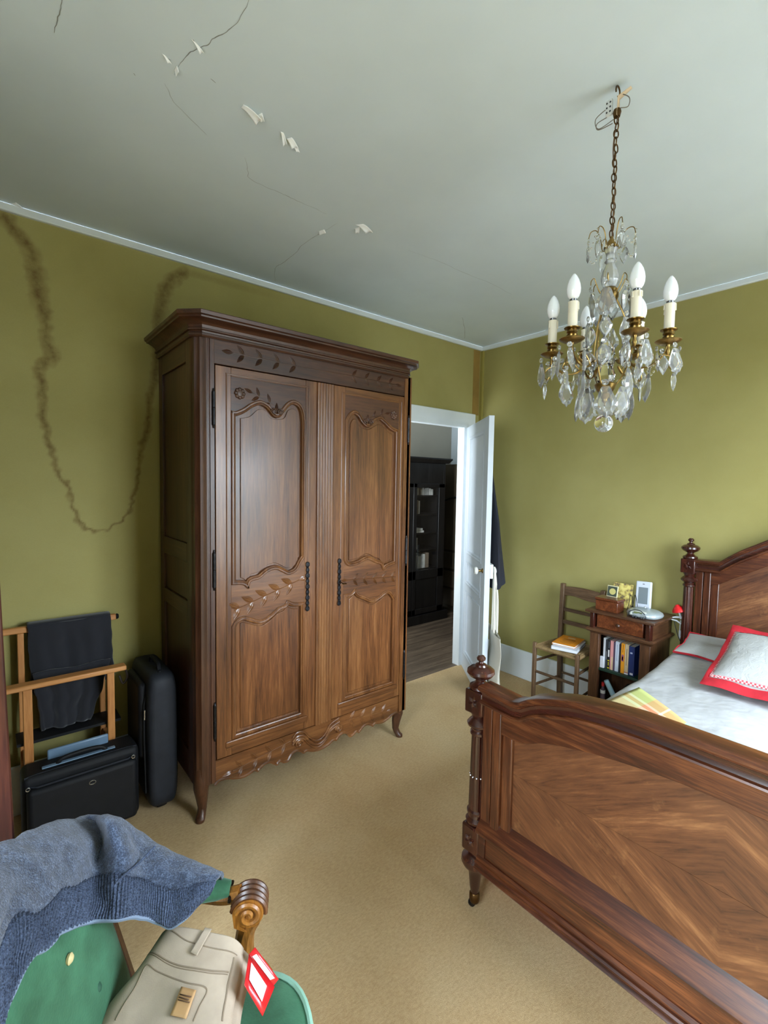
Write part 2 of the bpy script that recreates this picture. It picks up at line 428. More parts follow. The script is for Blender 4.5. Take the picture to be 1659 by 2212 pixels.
struct(MB().box(XB-.11, XB-.028, YA-.0012, YA, 2.15, ZC-.036).build('corner_stain', M_STAIN))  # ochre stain patch near the corner, laid on the wall as a thin sheet
# door casing and lining
cs = MB()
prof = [(0, 0), (.0, .012), (.03, .018), (.06, .018), (.075, .026), (.115, .03), (.12, .024), (.12, 0)]
cs.sweep([(DX0, YA, 0), (DX0, YA, DZ), (DX1, YA, DZ), (DX1, YA, 0)], (0, -1, 0), [(-a, b) for a, b in prof] if False else [(a, b) for a, b in prof])
struct(cs.build('trim_6', M_WHITE), 'white moulded door casing')
trim('trim_7', M_WHITE, (DX1, DX1+.03, YA, YA+.06, 0, DZ), (DX0-.03, DX0, YA, YA+.06, 0, DZ), (DX0-.03, DX1+.03, YA, YA+.06, DZ, DZ+.03), bevel=.002)

# ---- ceiling cracks and flakes
M_CRACK = plain('crack_shadow', (138, 140, 136), .9)
M_FLAKE = plain('paint_flake', (250, 252, 252), .6)
def crack(px, wd=.0022):
    p = crom([P(u, v, z=ZC) for u, v in px], 6); m_ = MB(); v = []
    for i, q in enumerate(p):
        q = q+Vector((noise.noise(q*60)*.004, noise.noise(q*60+Vector((9, 0, 0)))*.004, 0))
        a = p[max(0, i-1)]; b = p[min(len(p)-1, i+1)]; tg = (b-a).normalized(); sd = Vector((-tg.y, tg.x, 0))
        ww = .75*wd*(.35+.65*abs(noise.noise(q*25)))*math.sin(PI*(i+.6)/(len(p)+.2))**.4
        v += [q+sd*ww-Vector((0, 0, .0006)), q-sd*ww-Vector((0, 0, .0006))]
    m_.add(v, [(2*i, 2*i+1, 2*i+3, 2*i+2) for i in range(len(p)-1)])
    m_.build('crack', M_CRACK, ceil, smooth=0, world=False)
for px, wd in [([(542, -6), (520, 35), (497, 65), (462, 82), (445, 98), (412, 112), (395, 132), (377, 160)], .0026),
               ([(357, 180), (366, 200), (372, 215), (405, 250), (430, 275), (446, 290)], .0018),
               ([(528, 340), (536, 370), (537, 383), (560, 397), (600, 414), (635, 430), (680, 450), (705, 462)], .002),
               ([(728, 482), (700, 500), (690, 505), (652, 530), (640, 545), (610, 568), (594, 580), (594, 608)], .0022),
               ([(135, -4), (128, 30), (117, 70)], .003), ([(880, 540), (950, 565), (1000, 588), (1060, 612), (1105, 636)], .0016),
               ([(998, 685), (1004, 712), (1003, 732)], .0025), ([(290, 158), (293, 162)], .002), ([(455, 170), (466, 178)], .003), ([(352, 118), (370, 130)], .003), ([(415, 85), (433, 106)], .003)]:
    crack(px, wd)
def flake(px, drop, n=4):                        # curled chip of paint hanging from the ceiling
    p = [P(u, v, z=ZC-.0008) for u, v in px]; m_ = MB()
    a, b, c_, d = p
    def fn(s_, t_):
        q = (a*(1-s_)+b*s_)*(1-t_)+(d*(1-s_)+c_*s_)*t_
        return q-Vector((0, 0, 1.6*drop*t_*t_*(1-.25*math.sin(PI*s_))))
    m_.grid(fn, 6, 5).build('paint_flake', M_FLAKE, ceil, world=False, solid=.0012, recalc=False)
flake([(521, 232), (526, 226), (566, 244), (553, 256)], .014)
flake([(553, 250), (566, 244), (571, 256), (564, 258)], .006)
flake([(606, 284), (612, 287), (620, 298), (612, 303)], .014)
flake([(618, 300), (630, 297), (645, 311), (630, 312)], .010)
flake([(634, 318), (642, 318), (648, 325), (640, 323)], .005)
flake([(768, 486), (784, 484), (806, 492), (790, 494)], .014)
flake([(766, 494), (778, 490), (776, 498), (768, 499)], .008)
flake([(688, 500), (700, 496), (704, 500), (690, 505)], .005)
flake([(413, 84), (420, 90), (440, 104), (432, 107)], .008)
flake([(350, 116), (356, 120), (371, 131), (362, 129)], .006)
flake([(376, 152), (382, 142), (386, 146), (380, 158)], .008)
flake([(20, 440), (34, 438), (48, 446), (36, 447)], .004)

# ================================================================== HALL beyond the doorway
HY = 4.25; HX = 4.62
M_HALL = plain('hall_wall_paint', (168, 164, 150), .8, nz=.05, nscale=3)
M_HALLW = plain('hall_white_paint', (196, 206, 212), .7)
struct(MB().add([(1.2, HY, 0), (HX, HY, 0), (HX, HY, 2.75), (1.2, HY, 2.75)], [[0, 1, 2, 3]]).build('wall_hall_back', M_HALL, smooth=0))
struct(MB().add([(HX, YA, 0), (HX, HY, 0), (HX, HY, 2.75), (HX, YA, 2.75)], [[0, 1, 2, 3]]).build('wall_hall_right', M_HALLW, smooth=0))
struct(MB().add([(1.2, YA+.06, 0), (1.2, HY, 0), (1.2, HY, 2.75), (1.2, YA+.06, 2.75)], [[0, 1, 2, 3]]).build('wall_hall_left', M_HALL, smooth=0))
struct(MB().add([(1.2, YA+.06, 2.75), (HX, YA+.06, 2.75), (HX, HY, 2.75), (1.2, HY, 2.75)], [[0, 1, 2, 3]]).build('ceiling_hall', M_HALLW, smooth=0))
struct(MB().box(1.2, DX0-.03, YA+.05, YA+.06, 0, 2.75).box(DX1+.03, HX, YA+.05, YA+.06, 0, 2.75).box(DX0-.03, DX1+.03, YA+.05, YA+.06, DZ+.03, 2.75).build('wall_hall_front', M_HALL, smooth=0))
hf = struct(MB().box(1.2, HX, YA+.001, HY, -.03, -.008).build('floor_hall', plain('dark_gap', (24, 20, 16), .9), smooth=0), 'worn grey-brown floorboards of the hall')
for k in range(12):                               # boards run across the doorway
    y0 = YA+.002+k*.128
    bx('floorboard', M_HALLFLOOR, hf, 1.25+.13*(k % 3), HX, y0, min(HY, y0+.124), -.008, 0, .0015, world=False)
# black glazed bookcase
MBK = wood('black_wood', (10, 9, 9), (20, 18, 18), (32, 30, 30), 'Z', 8, .07, .4, .2, .2)
bc = thing('bookcase', 'tall black glazed bookcase standing in the hall', 'bookcase', (3.6, 4.0, 0))
bx('base', MBK, bc, 3.10, 4.10, 3.77, 4.2, 0, .10)
mb = MB().box(3.12, 3.15, 3.81, 4.2, .10, 1.79).box(4.03, 4.06, 3.81, 4.2, .10, 1.79).box(3.15, 4.03, 4.17, 4.2, .10, 1.79).box(3.15, 4.03, 3.81, 4.2, 1.55, 1.79)
mb.build('body', MBK, bc, .003)
MB().sweep([(3.12, 4.2, 1.79), (3.12, 3.80, 1.79), (4.06, 3.80, 1.79), (4.06, 4.2, 1.79)], (0, 0, 1), [(0, 0), (-.02, 0), (-.05, .04), (-.05, .055), (0, .055)]).build('cornice', MBK, bc)
bx('top_panel', MBK, bc, 3.11, 4.07, 3.79, 4.2, 1.79, 1.80)
for z in (.58, .80, .99, 1.20, 1.41): bx('shelf', MBK, bc, 3.15, 4.03, 3.88, 4.17, z, z+.018)
for x0, x1 in ((3.15, 3.545), (3.55, 4.03)):
    d = MB().box(x0, x0+.05, 3.79, 3.82, .11, 1.56).box(x1-.09, x1, 3.79, 3.82, .11, 1.56).box(x0, x1, 3.79, 3.82, 1.515, 1.56).box(x0, x1, 3.79, 3.82, .50, .60).box(x0, x1, 3.79, 3.82, .11, .17).build('door', MBK, bc, .004)
    MB().box(x0+.05, x1-.09, 3.803, 3.807, .60, 1.515).build('pane', M_PANE, d, world=False)
    MB().box(x0+.05, x1-.09, 3.803, 3.812, .17, .50).build('panel', MBK, d, .003, world=False)
M_PAGE = plain('pale_book', (226, 226, 220), .8, nz=.15, nscale=20)
M_PAGE2 = plain('grey_book', (176, 176, 172), .8, nz=.2, nscale=20)
M_PAGE3 = plain('brown_book', (140, 124, 106), .8, nz=.2, nscale=20)
random.seed(3)
for zi, (zsh, hh, x0, x1) in enumerate([(1.428, .085, 3.57, 3.93), (1.218, .17, 3.62, 3.74), (.598, .17, 3.56, 3.90), (.818, .15, 3.58, 3.72)]):
    x = x0; k = 0
    while x < x1:
        wd = random.uniform(.018, .034); h = hh*random.uniform(.8, 1.0)
        b = bx('book', (M_PAGE, M_PAGE2, M_PAGE3)[random.randrange(3)], None, x, x+wd, 3.90, 4.05, zsh, zsh+h, .002)
        tag(b, ['small book on the top shelf of the black hall bookcase', 'thin book upright on the second shelf of the black hall bookcase', 'book in the lowest row behind the bookcase glass', 'book upright on the shelf under the pale stack in the bookcase'][zi], 'book', 'books in the hall bookcase')
        x += wd+.002
for k in range(2):
    tag(bx('book', M_PAGE, None, 3.565, 3.79-.02*k, 3.87, 4.04, 1.008+.026*k, 1.032+.026*k, .002), ['wide pale book lying flat in the hall bookcase, under another', 'pale book lying on top of a wide pale book in the bookcase'][k], 'book', 'books in the hall bookcase')
# cabinet and chest in the dark end of the hall
MHC = plain('dull_hall_wood', (92, 80, 64), .6, nz=.15, nscale=4)
cb = thing('hall_cupboard', 'dull brown hall cupboard behind the black bookcase', 'cupboard', (4.5, 3.6, 0))
bx('body', MHC, cb, 4.38, 4.60, 3.0, 4.2, .75, 1.80)
bx('base', MHC, cb, 4.40, 4.60, 3.02, 4.18, 0, .75)
for k in range(3):
    dr = bx('drawer', MHC, cb, 4.375, 4.40, 3.05, 4.15, .06+.23*k, .26+.23*k, .003)
    MB().box(4.365, 4.376, 3.3, 3.9, .20+.23*k, .235+.23*k).build('handle', MBK, dr, .003, world=False)
MB().tube(crom([(4.36, 4.12, .80), (4.36, 4.12, 1.30), (4.355, 4.08, 1.36), (4.34, 3.9, 1.40), (4.33, 3.5, 1.41)], 6), .012, 8).build('rail', MBK, cb)

# ---- the open door leaf (local frame: x along the leaf from the hinge, y towards the hall side)
dr = thing('door_1', 'white panelled door standing open beside the doorway', 'door', (3.118, 2.695, 0), math.atan2(-.7904, -.6126))
dr['kind'] = 'structure'; del dr['category']
DW, DH, DT = .745, 2.03, .038
def lb(name, mat, par, *a, **k): return bx(name, mat, par, *a, world=False, **k)
for nm, b in [('stile', (0, .115, 0, DT, .006, DH)), ('stile', (DW-.115, DW, 0, DT, .006, DH)), ('rail', (.115, DW-.115, 0, DT, 1.95, DH)), ('rail', (.115, DW-.115, 0, DT, .925, .985)),
              ('rail', (.115, DW-.115, 0, DT, .675, .735)), ('rail', (.115, DW-.115, 0, DT, .006, .14))]:
    lb(nm, M_DOOR, dr, *b, bevel=.0015)
for z0, z1 in ((.985, 1.95), (.735, .925), (.14, .675)):
    p_ = lb('panel', M_DOOR, dr, .115, DW-.115, .012, DT-.012, z0, z1)
    for yy, sg in ((0, 1), (DT, -1)):
        pa = [(.115, yy, z0), (DW-.115, yy, z0), (DW-.115, yy, z1), (.115, yy, z1)]
        sec = [(0, -.012), (0, .004), (.010, .006), (.016, .000), (.028, .0), (.032, -.012)]
        if sg < 0: pa = pa[::-1]
        MB().sweep(pa, (0, -sg, 0), [(-a, b) for a, b in sec] if False else sec, closed=True).build('panel_moulding', M_DOOR, p_, world=False)
M_PORC = plain('white_porcelain', (232, 232, 226), .15, coat=.4)
for sg in (1, -1):
    yy = DT if sg > 0 else 0
    kn = MB().lathe((DW-.06, yy, .945), [(.008, 0), (.008, .03), (.012, .034), (.026, .040), (.028, .050), (.022, .060), (.0, .063)], 16, (0, sg, 0)).build('knob', M_PORC, dr, world=False)
    MB().lathe((DW-.06, yy, .945), [(.018, 0), (.017, .004), (.009, .008), (.009, .03)], 16, (0, sg, 0)).build('knob_rose', M_BRASS, kn, world=False)
lb('lock_box', M_WHITE, dr, DW-.10, DW+.002, DT, DT+.022, .90, 1.0)
for z in (.25, 1.0, 1.75): MB().lathe((-.004, .0, z), [(.007, 0), (.007, .09)], 10).build('hinge', M_WHITE, dr, world=False)
bx('coat_hook', M_IRON, dr, .40, .42, DT, DT+.04, 1.62, 1.64, world=False)

# coat and tote bag hanging on the far side of the leaf
Rm = Matrix.Rotation(math.atan2(-.7904, -.6126), 4, 'Z'); DO = Vector((3.118, 2.695, 0))
def dl(x, y, z): return DO+(Rm @ Vector((x, y, z)))
t = NT('navy_wool'); t.base(lin((34, 36, 46))); t.set(Roughness=.95); t.bump(t.noise(t.coord(), 500, 2), .4, .002); M_NAVY = t.m
def coat(u, v):                                   # v 0 top .. 1 hem, u around
    z = 1.64-.80*v; a = u*2*PI
    wd = .07+.15*min(1, v*2.2)+.03*v; dp = .026+.045*v**1.1
    fold = 1+.10*math.sin(a*5+3*v)*v
    return dl(.46+wd*math.cos(a)*fold, DT+.02+dp*.9+dp*math.sin(a)*fold, z-.05*v*math.cos(a+1)*.6)
co_ = MB().grid(coat, 40, 18); co_.f.append([40-k for k in range(40)][::-1])
tag(co_.build('hanging_coat', M_NAVY, recalc=True), 'dark navy coat hanging on the back of the open white door', 'coat')
t = NT('cream_canvas'); t.base(lin((222, 218, 204))); t.set(Roughness=.9); t.bump(t.noise(t.coord(), 400, 2), .3, .001); M_CANVAS = t.m
tb = thing('tote_bag', 'cream canvas tote bag hanging from the door knob', 'bag', tuple(dl(DW-.05, .08, .08)))
def bag(u, v):
    a = u*2*PI; z = .08+.44*v
    return dl(DW-.04+.165*math.cos(a)*(1-.06*math.sin(PI*v)), DT+.055+(.014+.022*(1-v)*math.sin(PI*min(1, v*1.5+.1)))*math.sin(a)+.006*math.sin(z*20), z-.01*math.cos(a))
g = MB().grid(bag, 32, 10); g.f.append([k for k in range(32)]); g.build('body', M_CANVAS, tb)
for q in (0, .022):
    pts = [dl(DW-.075, DT+.045+q, .50), dl(DW-.066, DT+.045+q, .75), dl(DW-.062, DT+.042, .955), dl(DW-.05, DT+.042, .962), dl(DW-.036, DT+.042, .955), dl(DW-.03, DT+.045+q, .75), dl(DW-.02, DT+.045+q, .50)]
    MB().tube(crom(pts, 6), .007, 6).build('handle', M_CANVAS, tb)

# ================================================================== ARMOIRE (front plane y = YF)
YF = 2.115
ar = thing('armoire', 'tall carved oak armoire with two panelled doors and scalloped apron', 'armoire', (1.315, 2.4, 0))
AX0, AX1, AYB = .69, 1.94, 2.66
# carcass
def post(x_out, x_in, mat):                       # reeded rounded corner post
    sg = 1 if x_in > x_out else -1; pl = []
    pl.append((x_in, YF+.09)); pl.append((x_in, YF)); pl.append((x_in-sg*.018, YF)); pl.append((x_in-sg*.021, YF+.004)); pl.append((x_in-sg*.025, YF+.004)); pl.append((x_in-sg*.028, YF))
    for k in range(37):
        a = PI/2*k/36; r = 1-.055*abs(math.sin(a*6))
        pl.append((x_out+sg*.05-sg*.05*math.sin(a)*r, YF+.05-.05*math.cos(a)*r))
    pl += [(x_out, YF+.09)]
    return MB().prism(pl, 'z', .17, 2.175).build('corner_post', mat, ar, smooth=30)
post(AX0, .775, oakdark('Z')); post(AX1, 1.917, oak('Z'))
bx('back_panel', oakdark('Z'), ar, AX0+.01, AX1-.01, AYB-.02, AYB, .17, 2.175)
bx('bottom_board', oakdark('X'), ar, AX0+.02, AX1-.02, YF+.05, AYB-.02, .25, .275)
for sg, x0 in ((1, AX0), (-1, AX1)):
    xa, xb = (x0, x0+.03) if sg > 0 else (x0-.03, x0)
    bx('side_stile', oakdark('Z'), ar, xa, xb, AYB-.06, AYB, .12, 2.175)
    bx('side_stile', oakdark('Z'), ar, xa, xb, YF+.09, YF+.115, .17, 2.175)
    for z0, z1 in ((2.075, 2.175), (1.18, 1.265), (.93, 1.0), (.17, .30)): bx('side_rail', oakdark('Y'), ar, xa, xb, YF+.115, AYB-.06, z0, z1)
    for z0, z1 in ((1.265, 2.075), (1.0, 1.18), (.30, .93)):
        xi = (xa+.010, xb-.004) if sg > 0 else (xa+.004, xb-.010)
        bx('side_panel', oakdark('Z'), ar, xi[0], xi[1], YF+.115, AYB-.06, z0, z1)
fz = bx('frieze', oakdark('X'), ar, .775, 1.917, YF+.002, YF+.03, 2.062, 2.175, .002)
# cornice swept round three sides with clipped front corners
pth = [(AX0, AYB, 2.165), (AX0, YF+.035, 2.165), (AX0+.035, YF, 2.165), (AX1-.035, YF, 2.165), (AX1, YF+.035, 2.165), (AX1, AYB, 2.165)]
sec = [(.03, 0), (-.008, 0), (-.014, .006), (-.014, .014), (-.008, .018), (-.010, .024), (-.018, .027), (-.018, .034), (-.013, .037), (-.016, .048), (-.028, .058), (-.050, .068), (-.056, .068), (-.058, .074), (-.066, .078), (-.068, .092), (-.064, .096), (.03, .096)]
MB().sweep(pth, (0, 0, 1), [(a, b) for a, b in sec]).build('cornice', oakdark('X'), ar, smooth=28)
bx('top_board', oakdark('X'), ar, AX0+.02, AX1-.02, YF+.02, AYB, 2.235, 2.25)
# feet
def foot(cx, cy, dx, dy, mat):
    rings = []
    for z, o, r in [(.27, 0, .034), (.20, .004, .036), (.15, .010, .034), (.10, .004, .027), (.05, .000, .020), (.025, .008, .020), (.012, .018, .022), (.0, .020, .020)]:
        c_ = Vector((cx+dx*o, cy+dy*o, z))
        rings.append([c_+Vector((math.cos(2*PI*k/12), math.sin(2*PI*k/12), 0))*r for k in range(12)])
    MB().loft(rings).build('foot', mat, ar)
foot(.728, YF+.045, -.9, -1.1, oakdark('Z')); foot(1.905, YF+.045, .7, -1.1, oakdark('Z'))
foot(.728, AYB-.05, -.9, .3, oakdark('Z')); foot(1.905, AYB-.05, .7, .3, oakdark('Z'))
# apron
lo = [(.775, .152), (.795, .165), (.83, .161), (.87, .146), (.906, .138), (.94, .142), (.964, .150), (.982, .139), (.995, .148), (1.02, .161), (1.045, .160), (1.065, .146), (1.084, .134), (1.10, .145), (1.12, .133), (1.14, .129), (1.153, .136), (1.172, .160), (1.20, .165), (1.222, .152), (1.236, .140), (1.255, .146), (1.29, .131), (1.338, .124)]
lo = lo+[(2*1.338-x, z) for x, z in lo[:-1][::-1]]
lo = c2(lo, 4); lo = [(min(max(x, .776), 1.916), z) for x, z in lo]
ap = MB().strip([(x, .268) for x, z in lo], lo, 'y', YF+.006, YF+.03).build('apron', oak('X'), ar, smooth=30)
MB().sweep([(x, YF+.006, z) for x, z in lo], (0, -1, 0), [(0, -.002), (0, .004), (-.006, .005), (-.011, .0), (-.011, -.002)] if False else [(0, -.002), (0, .004), (.006, .005), (.011, .0), (.011, -.002)]).build('edge_bead', oak('X'), ap, world=False)
def volute(c_, r, turns, sg, n=30, start=0):
    return [(c_[0]+sg*r*(1-k/n*.85)*math.cos(start+turns*2*PI*k/n), YF-.001, c_[1]+r*(1-k/n*.85)*math.sin(start+turns*2*PI*k/n)) for k in range(n+1)]
def ribbon(pts, r, mat, name, par, n=8): return MB().tube(pts, r, n).build(name, mat, par, world=False)
swag = crom([(1.455, YF+.001, .246), (1.40, YF+.001, .228), (1.37, YF+.001, .188), (1.335, YF+.001, .166), (1.30, YF+.001, .172), (1.262, YF+.001, .205), (1.235, YF+.001, .238), (1.195, YF+.001, .246), (1.172, YF+.001, .225)], 6)
mb = MB().tube(swag, .008, 8).tube([p+Vector((0, .002, .020)) for p in swag], .005, 8).tube([p+Vector((0, .002, -.016)) for p in swag], .006, 8)
mb.tube(volute((1.206, .206), .022, 1.6, 1), .006, 8).tube(volute((1.452, .206), .022, 1.6, -1), .006, 8)
mb.ball((1.206, YF, .206), (.009, .008, .009)).ball((1.452, YF, .206), (.009, .008, .009))
mb.build('scroll_carving', oak('X'), ap, world=False)
def sprig(name, par, p0, p1, n, L, wd, mat, yb=YF, both=True, bow=0, dirs=1, ang=1.0):
    mb = MB(); p0 = Vector((p0[0], yb, p0[1])); p1 = Vector((p1[0], yb, p1[1])); d = (p1-p0).normalized(); sd = Vector((-d.z, 0, d.x))
    st = [p0+(p1-p0)*(k/12)+sd*bow*math.sin(PI*k/12) for k in range(13)]; mb.tube(st, .0022, 6)
    for k in range(n):
        q = (k+.6)/n; b = p0+(p1-p0)*q+sd*bow*math.sin(PI*q)
        for s_ in ((1, -1) if both else (1,)):
            ld = (d*-dirs*math.cos(ang)+sd*s_*math.sin(ang)); mb.leaf(b, ld, Vector((-ld.z, 0, ld.x)), (0, -1, 0), L, wd, .0055)
    mb.leaf(p0, -d, sd, (0, -1, 0), L, wd, .005)
    return mb.build(name, mat, par, world=False, smooth=50)
sprig('carved_sprig', ap, (.86, .188), (1.16, .232), 4, .055, .011, oak('X'), YF+.006)
sprig('carved_sprig', ap, (1.80, .198), (1.50, .236), 4, .055, .011, oak('X'), YF+.006)
sprig('carved_sprig', fz, (.86, 2.122), (1.21, 2.117), 4, .052, .010, oakdark('X'), YF+.002, ang=.85)
sprig('carved_sprig', fz, (1.82, 2.118), (1.48, 2.122), 4, .048, .008, oakdark('X'), YF+.002, ang=.85)
MB().tube([(1.21, YF+.002, 2.117), (1.48, YF+.002, 2.122)], .002, 6).build('carved_line', oakdark('X'), fz, world=False)

# doors ---------------------------------------------------------------
def door(name, x0, x1, sl, sr, arch, mtop, mbot, field_arch, zb, batten=None):
    d = bpy.data.objects.new(name, None); C.objects.link(d); attach(d, ar, False); d.location = (0, 0, 0)
    d.matrix_parent_inverse = Matrix.Translation(-ar.location)
    def put(m_, nm, mat, **k): return m_.build(nm, mat, d, world=False, **k)
    a, b = YF+.004, YF+.032
    put(MB().box(x0, sl, a, b, .272, 2.058), 'stile', oak('Z'), bevel=.002)
    put(MB().box(sr, x1, a, b, .272, 2.058), 'stile', oak('Z'), bevel=.002)
    put(MB().box(sl, sr, a, b, 2.018, 2.058), 'top_rail', oak('X'), bevel=.002)
    put(MB().box(sl, sr, a, b, .272, zb-.026), 'bottom_rail', oak('X'), bevel=.002)
    A = c2(arch, 5); A = [(min(max(x, sl), sr), z) for x, z in A]
    cr = put(MB().strip([(x, 2.018) for x, z in A], A, 'y', a+.002, b), 'carved_top_rail', oakdark('X'), smooth=30)
    T = c2(mtop, 5); T = [(min(max(x, sl), sr), z) for x, z in T]; Bm = c2(mbot, 5); Bm = [(min(max(x, sl), sr), z) for x, z in Bm]
    N = 60; xq = [sl+(sr-sl)*k/N for k in range(N+1)]
    mr = put(MB().strip([(x, interp(T, x)) for x in xq], [(x, interp(Bm, x)) for x in xq], 'y', a+.002, b), 'carved_middle_rail', oak('X'), smooth=30)
    # recessed panels and raised fields
    put(MB().box(sl-.005, sr+.005, b-.014, b-.004, zb-.03, 2.02), 'panel', oak('Z'))
    FA = c2(field_arch, 4)
    lo_ = [(x, interp(T, x)+.032) for x, z in FA]
    put(MB().strip(FA, lo_, 'y', b-.020, b-.012), 'raised_field', oak('Z'), smooth=30, bevel=.0035)
    xf0, xf1 = sl+.045, sr-.03; xq2 = [xf0+(xf1-xf0)*k/30 for k in range(31)]
    put(MB().strip([(x, interp(Bm, x)-.034) for x in xq2], [(x, zb+.035) for x in xq2], 'y', b-.020, b-.012), 'raised_field', oak('Z'), smooth=30, bevel=.0035)
    # mouldings round the openings
    sec = [(0, -.016), (0, .002), (-.004, .006), (-.010, .006), (-.012, .002), (-.016, .004), (-.020, .002), (-.022, -.004), (-.022, -.016)]
    sec = [(-u_, v_) for u_, v_ in sec]
    up = [(sl, A[0][1]-.0)]+A+[(sr, A[-1][1])]
    path = [(x, a, z) for x, z in A]+[(x, a, z) for x, z in T[::-1]]
    put(MB().sweep(path[::-1], (0, -1, 0), sec, closed=True), 'panel_moulding', oak('Z'), smooth=30)
    path = [(x, a, z) for x, z in Bm]+[(sr, a, zb), (sl, a, zb)]
    put(MB().sweep(path[::-1], (0, -1, 0), sec, closed=True), 'panel_moulding', oak('Z'), smooth=30)
    put(MB().box(sl-.03, sr+.02, a-.007, b, zb-.034, zb-.002), 'bolection', oak('X'), bevel=.006, seg=3)
    for xx in (sl-.022, sr+.018):                  # scratch beads down the stiles
        put(MB().tube([(xx, a, .30), (xx, a, 2.03)], .003, 6), 'bead', oak('Z'))
    put(MB().tube([(sl-.02, a, 2.026), (sr+.02, a, 2.026)], .003, 6), 'bead', oak('X'))
    return d, cr, mr
archL = [(.852, 1.868), (.872, 1.866), (.907, 1.883), (.945, 1.911), (.99, 1.929), (1.03, 1.918), (1.055, 1.897), (1.077, 1.878), (1.10, 1.900), (1.132, 1.937), (1.168, 1.952), (1.205, 1.938), (1.226, 1.905), (1.235, 1.855)]
mtopL = [(.852, 1.075), (.907, 1.068), (.935, 1.046), (.945, 1.079), (.991, 1.089), (1.032, 1.116), (1.073, 1.124), (1.108, 1.108), (1.144, 1.091), (1.188, 1.106), (1.218, 1.15), (1.235, 1.169)]
mbotL = [(.852, .88), (.869, .907), (.906, .923), (.945, .91), (.998, .891), (1.046, .909), (1.088, .938), (1.123, .946), (1.138, .964), (1.174, .948), (1.235, .942)]
fieldL = [(.9, 1.838), (.945, 1.851), (.985, 1.886), (1.023, 1.886), (1.040, 1.857), (1.077, 1.850), (1.120, 1.860), (1.140, 1.898), (1.168, 1.910), (1.19, 1.897), (1.200, 1.865)]
dl_, crL, mrL = door('door', .781, 1.398, .852, 1.235, archL, mtopL, mbotL, fieldL, .345)
archR = [(1.475, 1.885), (1.497, 1.921), (1.532, 1.943), (1.572, 1.930), (1.599, 1.898), (1.631, 1.881), (1.663, 1.907), (1.709, 1.929), (1.753, 1.911), (1.802, 1.879), (1.853, 1.866)]
mtopR = [(1.475, 1.135), (1.492, 1.108), (1.519, 1.097), (1.572, 1.103), (1.636, 1.123), (1.693, 1.099), (1.732, 1.084), (1.754, 1.050), (1.781, 1.066), (1.853, 1.081)]
mbotR = [(1.475, .947), (1.526, .951), (1.556, .973), (1.575, .941), (1.63, .915), (1.678, .893), (1.726, .906), (1.774, .93), (1.814, .921), (1.853, .875)]
fieldR = [(1.515, 1.868), (1.532, 1.895), (1.555, 1.895), (1.578, 1.862), (1.631, 1.848), (1.672, 1.866), (1.709, 1.884), (1.745, 1.872), (1.785, 1.846), (1.815, 1.835)]
dr_, crR, mrR = door('door', 1.404, 1.915, 1.475, 1.853, archR, mtopR, mbotR, fieldR, .352)
# reeded batten fixed to the left leaf
pl = [(1.300, YF+.006)]
for k in range(61):
    q = k/60; pl.append((1.300+.098*q, YF-.006-.005*abs(math.sin(PI*6*q))))
pl.append((1.398, YF+.006))
MB().prism(pl, 'z', .275, 2.055).build('reeded_batten', oak('Z'), dl_, world=False, smooth=30)
# carving
sprig('carved_sprig', mrL, (1.205, 1.058), (.865, .955), 5, .068, .014, oak('X'), YF+.006, ang=.75, dirs=-1)
sprig('carved_sprig', mrR, (1.50, 1.022), (1.84, 1.005), 5, .05, .009, oak('X'), YF+.006, ang=.8, dirs=-1)
sprig('carved_sprig', crL, (.955, 1.958), (1.065, 1.915), 2, .045, .008, oakdark('X'), YF+.006, ang=.9)
sprig('carved_sprig', crR, (1.75, 1.945), (1.645, 1.915), 2, .04, .007, oakdark('X'), YF+.006, ang=.9)
for cr, c_ in ((crL, (.893, 1.948)), (crR, (1.815, 1.945))):
    mb = MB().ball((c_[0], YF+.006, c_[1]), (.024, .008, .024), 16, 8)
    for k in range(8): mb.ball((c_[0]+.018*math.cos(k*PI/4), YF+.003, c_[1]+.018*math.sin(k*PI/4)), (.009, .006, .009), 8, 6)
    mb.build('rosette', oakdark('X'), cr, world=False)
for cr, cx, cz in ((crL, 1.077, 1.882), (crR, 1.627, 1.884)):
    mb = MB().tube(volute((cx-.017, cz+.002), .015, 1.5, -1), .0045, 8).tube(volute((cx+.017, cz+.002), .015, 1.5, 1), .0045, 8)
    mb.leaf((cx, YF+.004, cz-.004), (0, 0, 1), (1, 0, 0), (0, -1, 0), .05, .009, .008)
    mb.build('volutes', oakdark('X'), cr, world=False)
# ironwork
for px, par, zz in ((.771, dl_, [(1.78, 1.955), (1.06, 1.245), (.365, .55)]), (1.922, dr_, [(1.78, 1.955), (1.06, 1.245), (.365, .55)])):
    for z0, z1 in zz:
        MB().lathe((px, YF-.004, z0), [(.0, 0), (.0035, .003), (.0045, .012), (.0075, .016), (.0075, (z1-z0)*.5), (.006, (z1-z0)*.5+.002), (.0075, (z1-z0)*.5+.004), (.0075, z1-z0-.016), (.0045, z1-z0-.012), (.0035, z1-z0-.003), (0, z1-z0)], 12).build('hinge', M_IRON, par, world=False)
def escutcheon(cx, par):
    mb = MB(); z = .905
    for k in range(9):
        zc = z+.0285*k; R_ = .0095 if k % 2 == 0 else .0075
        ring = [(cx+R_*math.cos(2*PI*q/12), YF-.002, zc+R_*1.25*math.sin(2*PI*q/12)) for q in range(12)]
        mb.tube(ring, .0024, 6, closed=True)
        if k < 8: mb.tube([(cx-.005*(-1)**k, YF-.002, zc+.010), (cx+.005*(-1)**k, YF-.002, zc+.018)], .0025, 6)
    mb.box(cx-.006, cx+.006, YF-.001, YF+.006, z-.012, z+.24)
    return mb.build('escutcheon', M_IRON, par, world=False)
escutcheon(1.250, dl_); e2 = escutcheon(1.445, dr_)
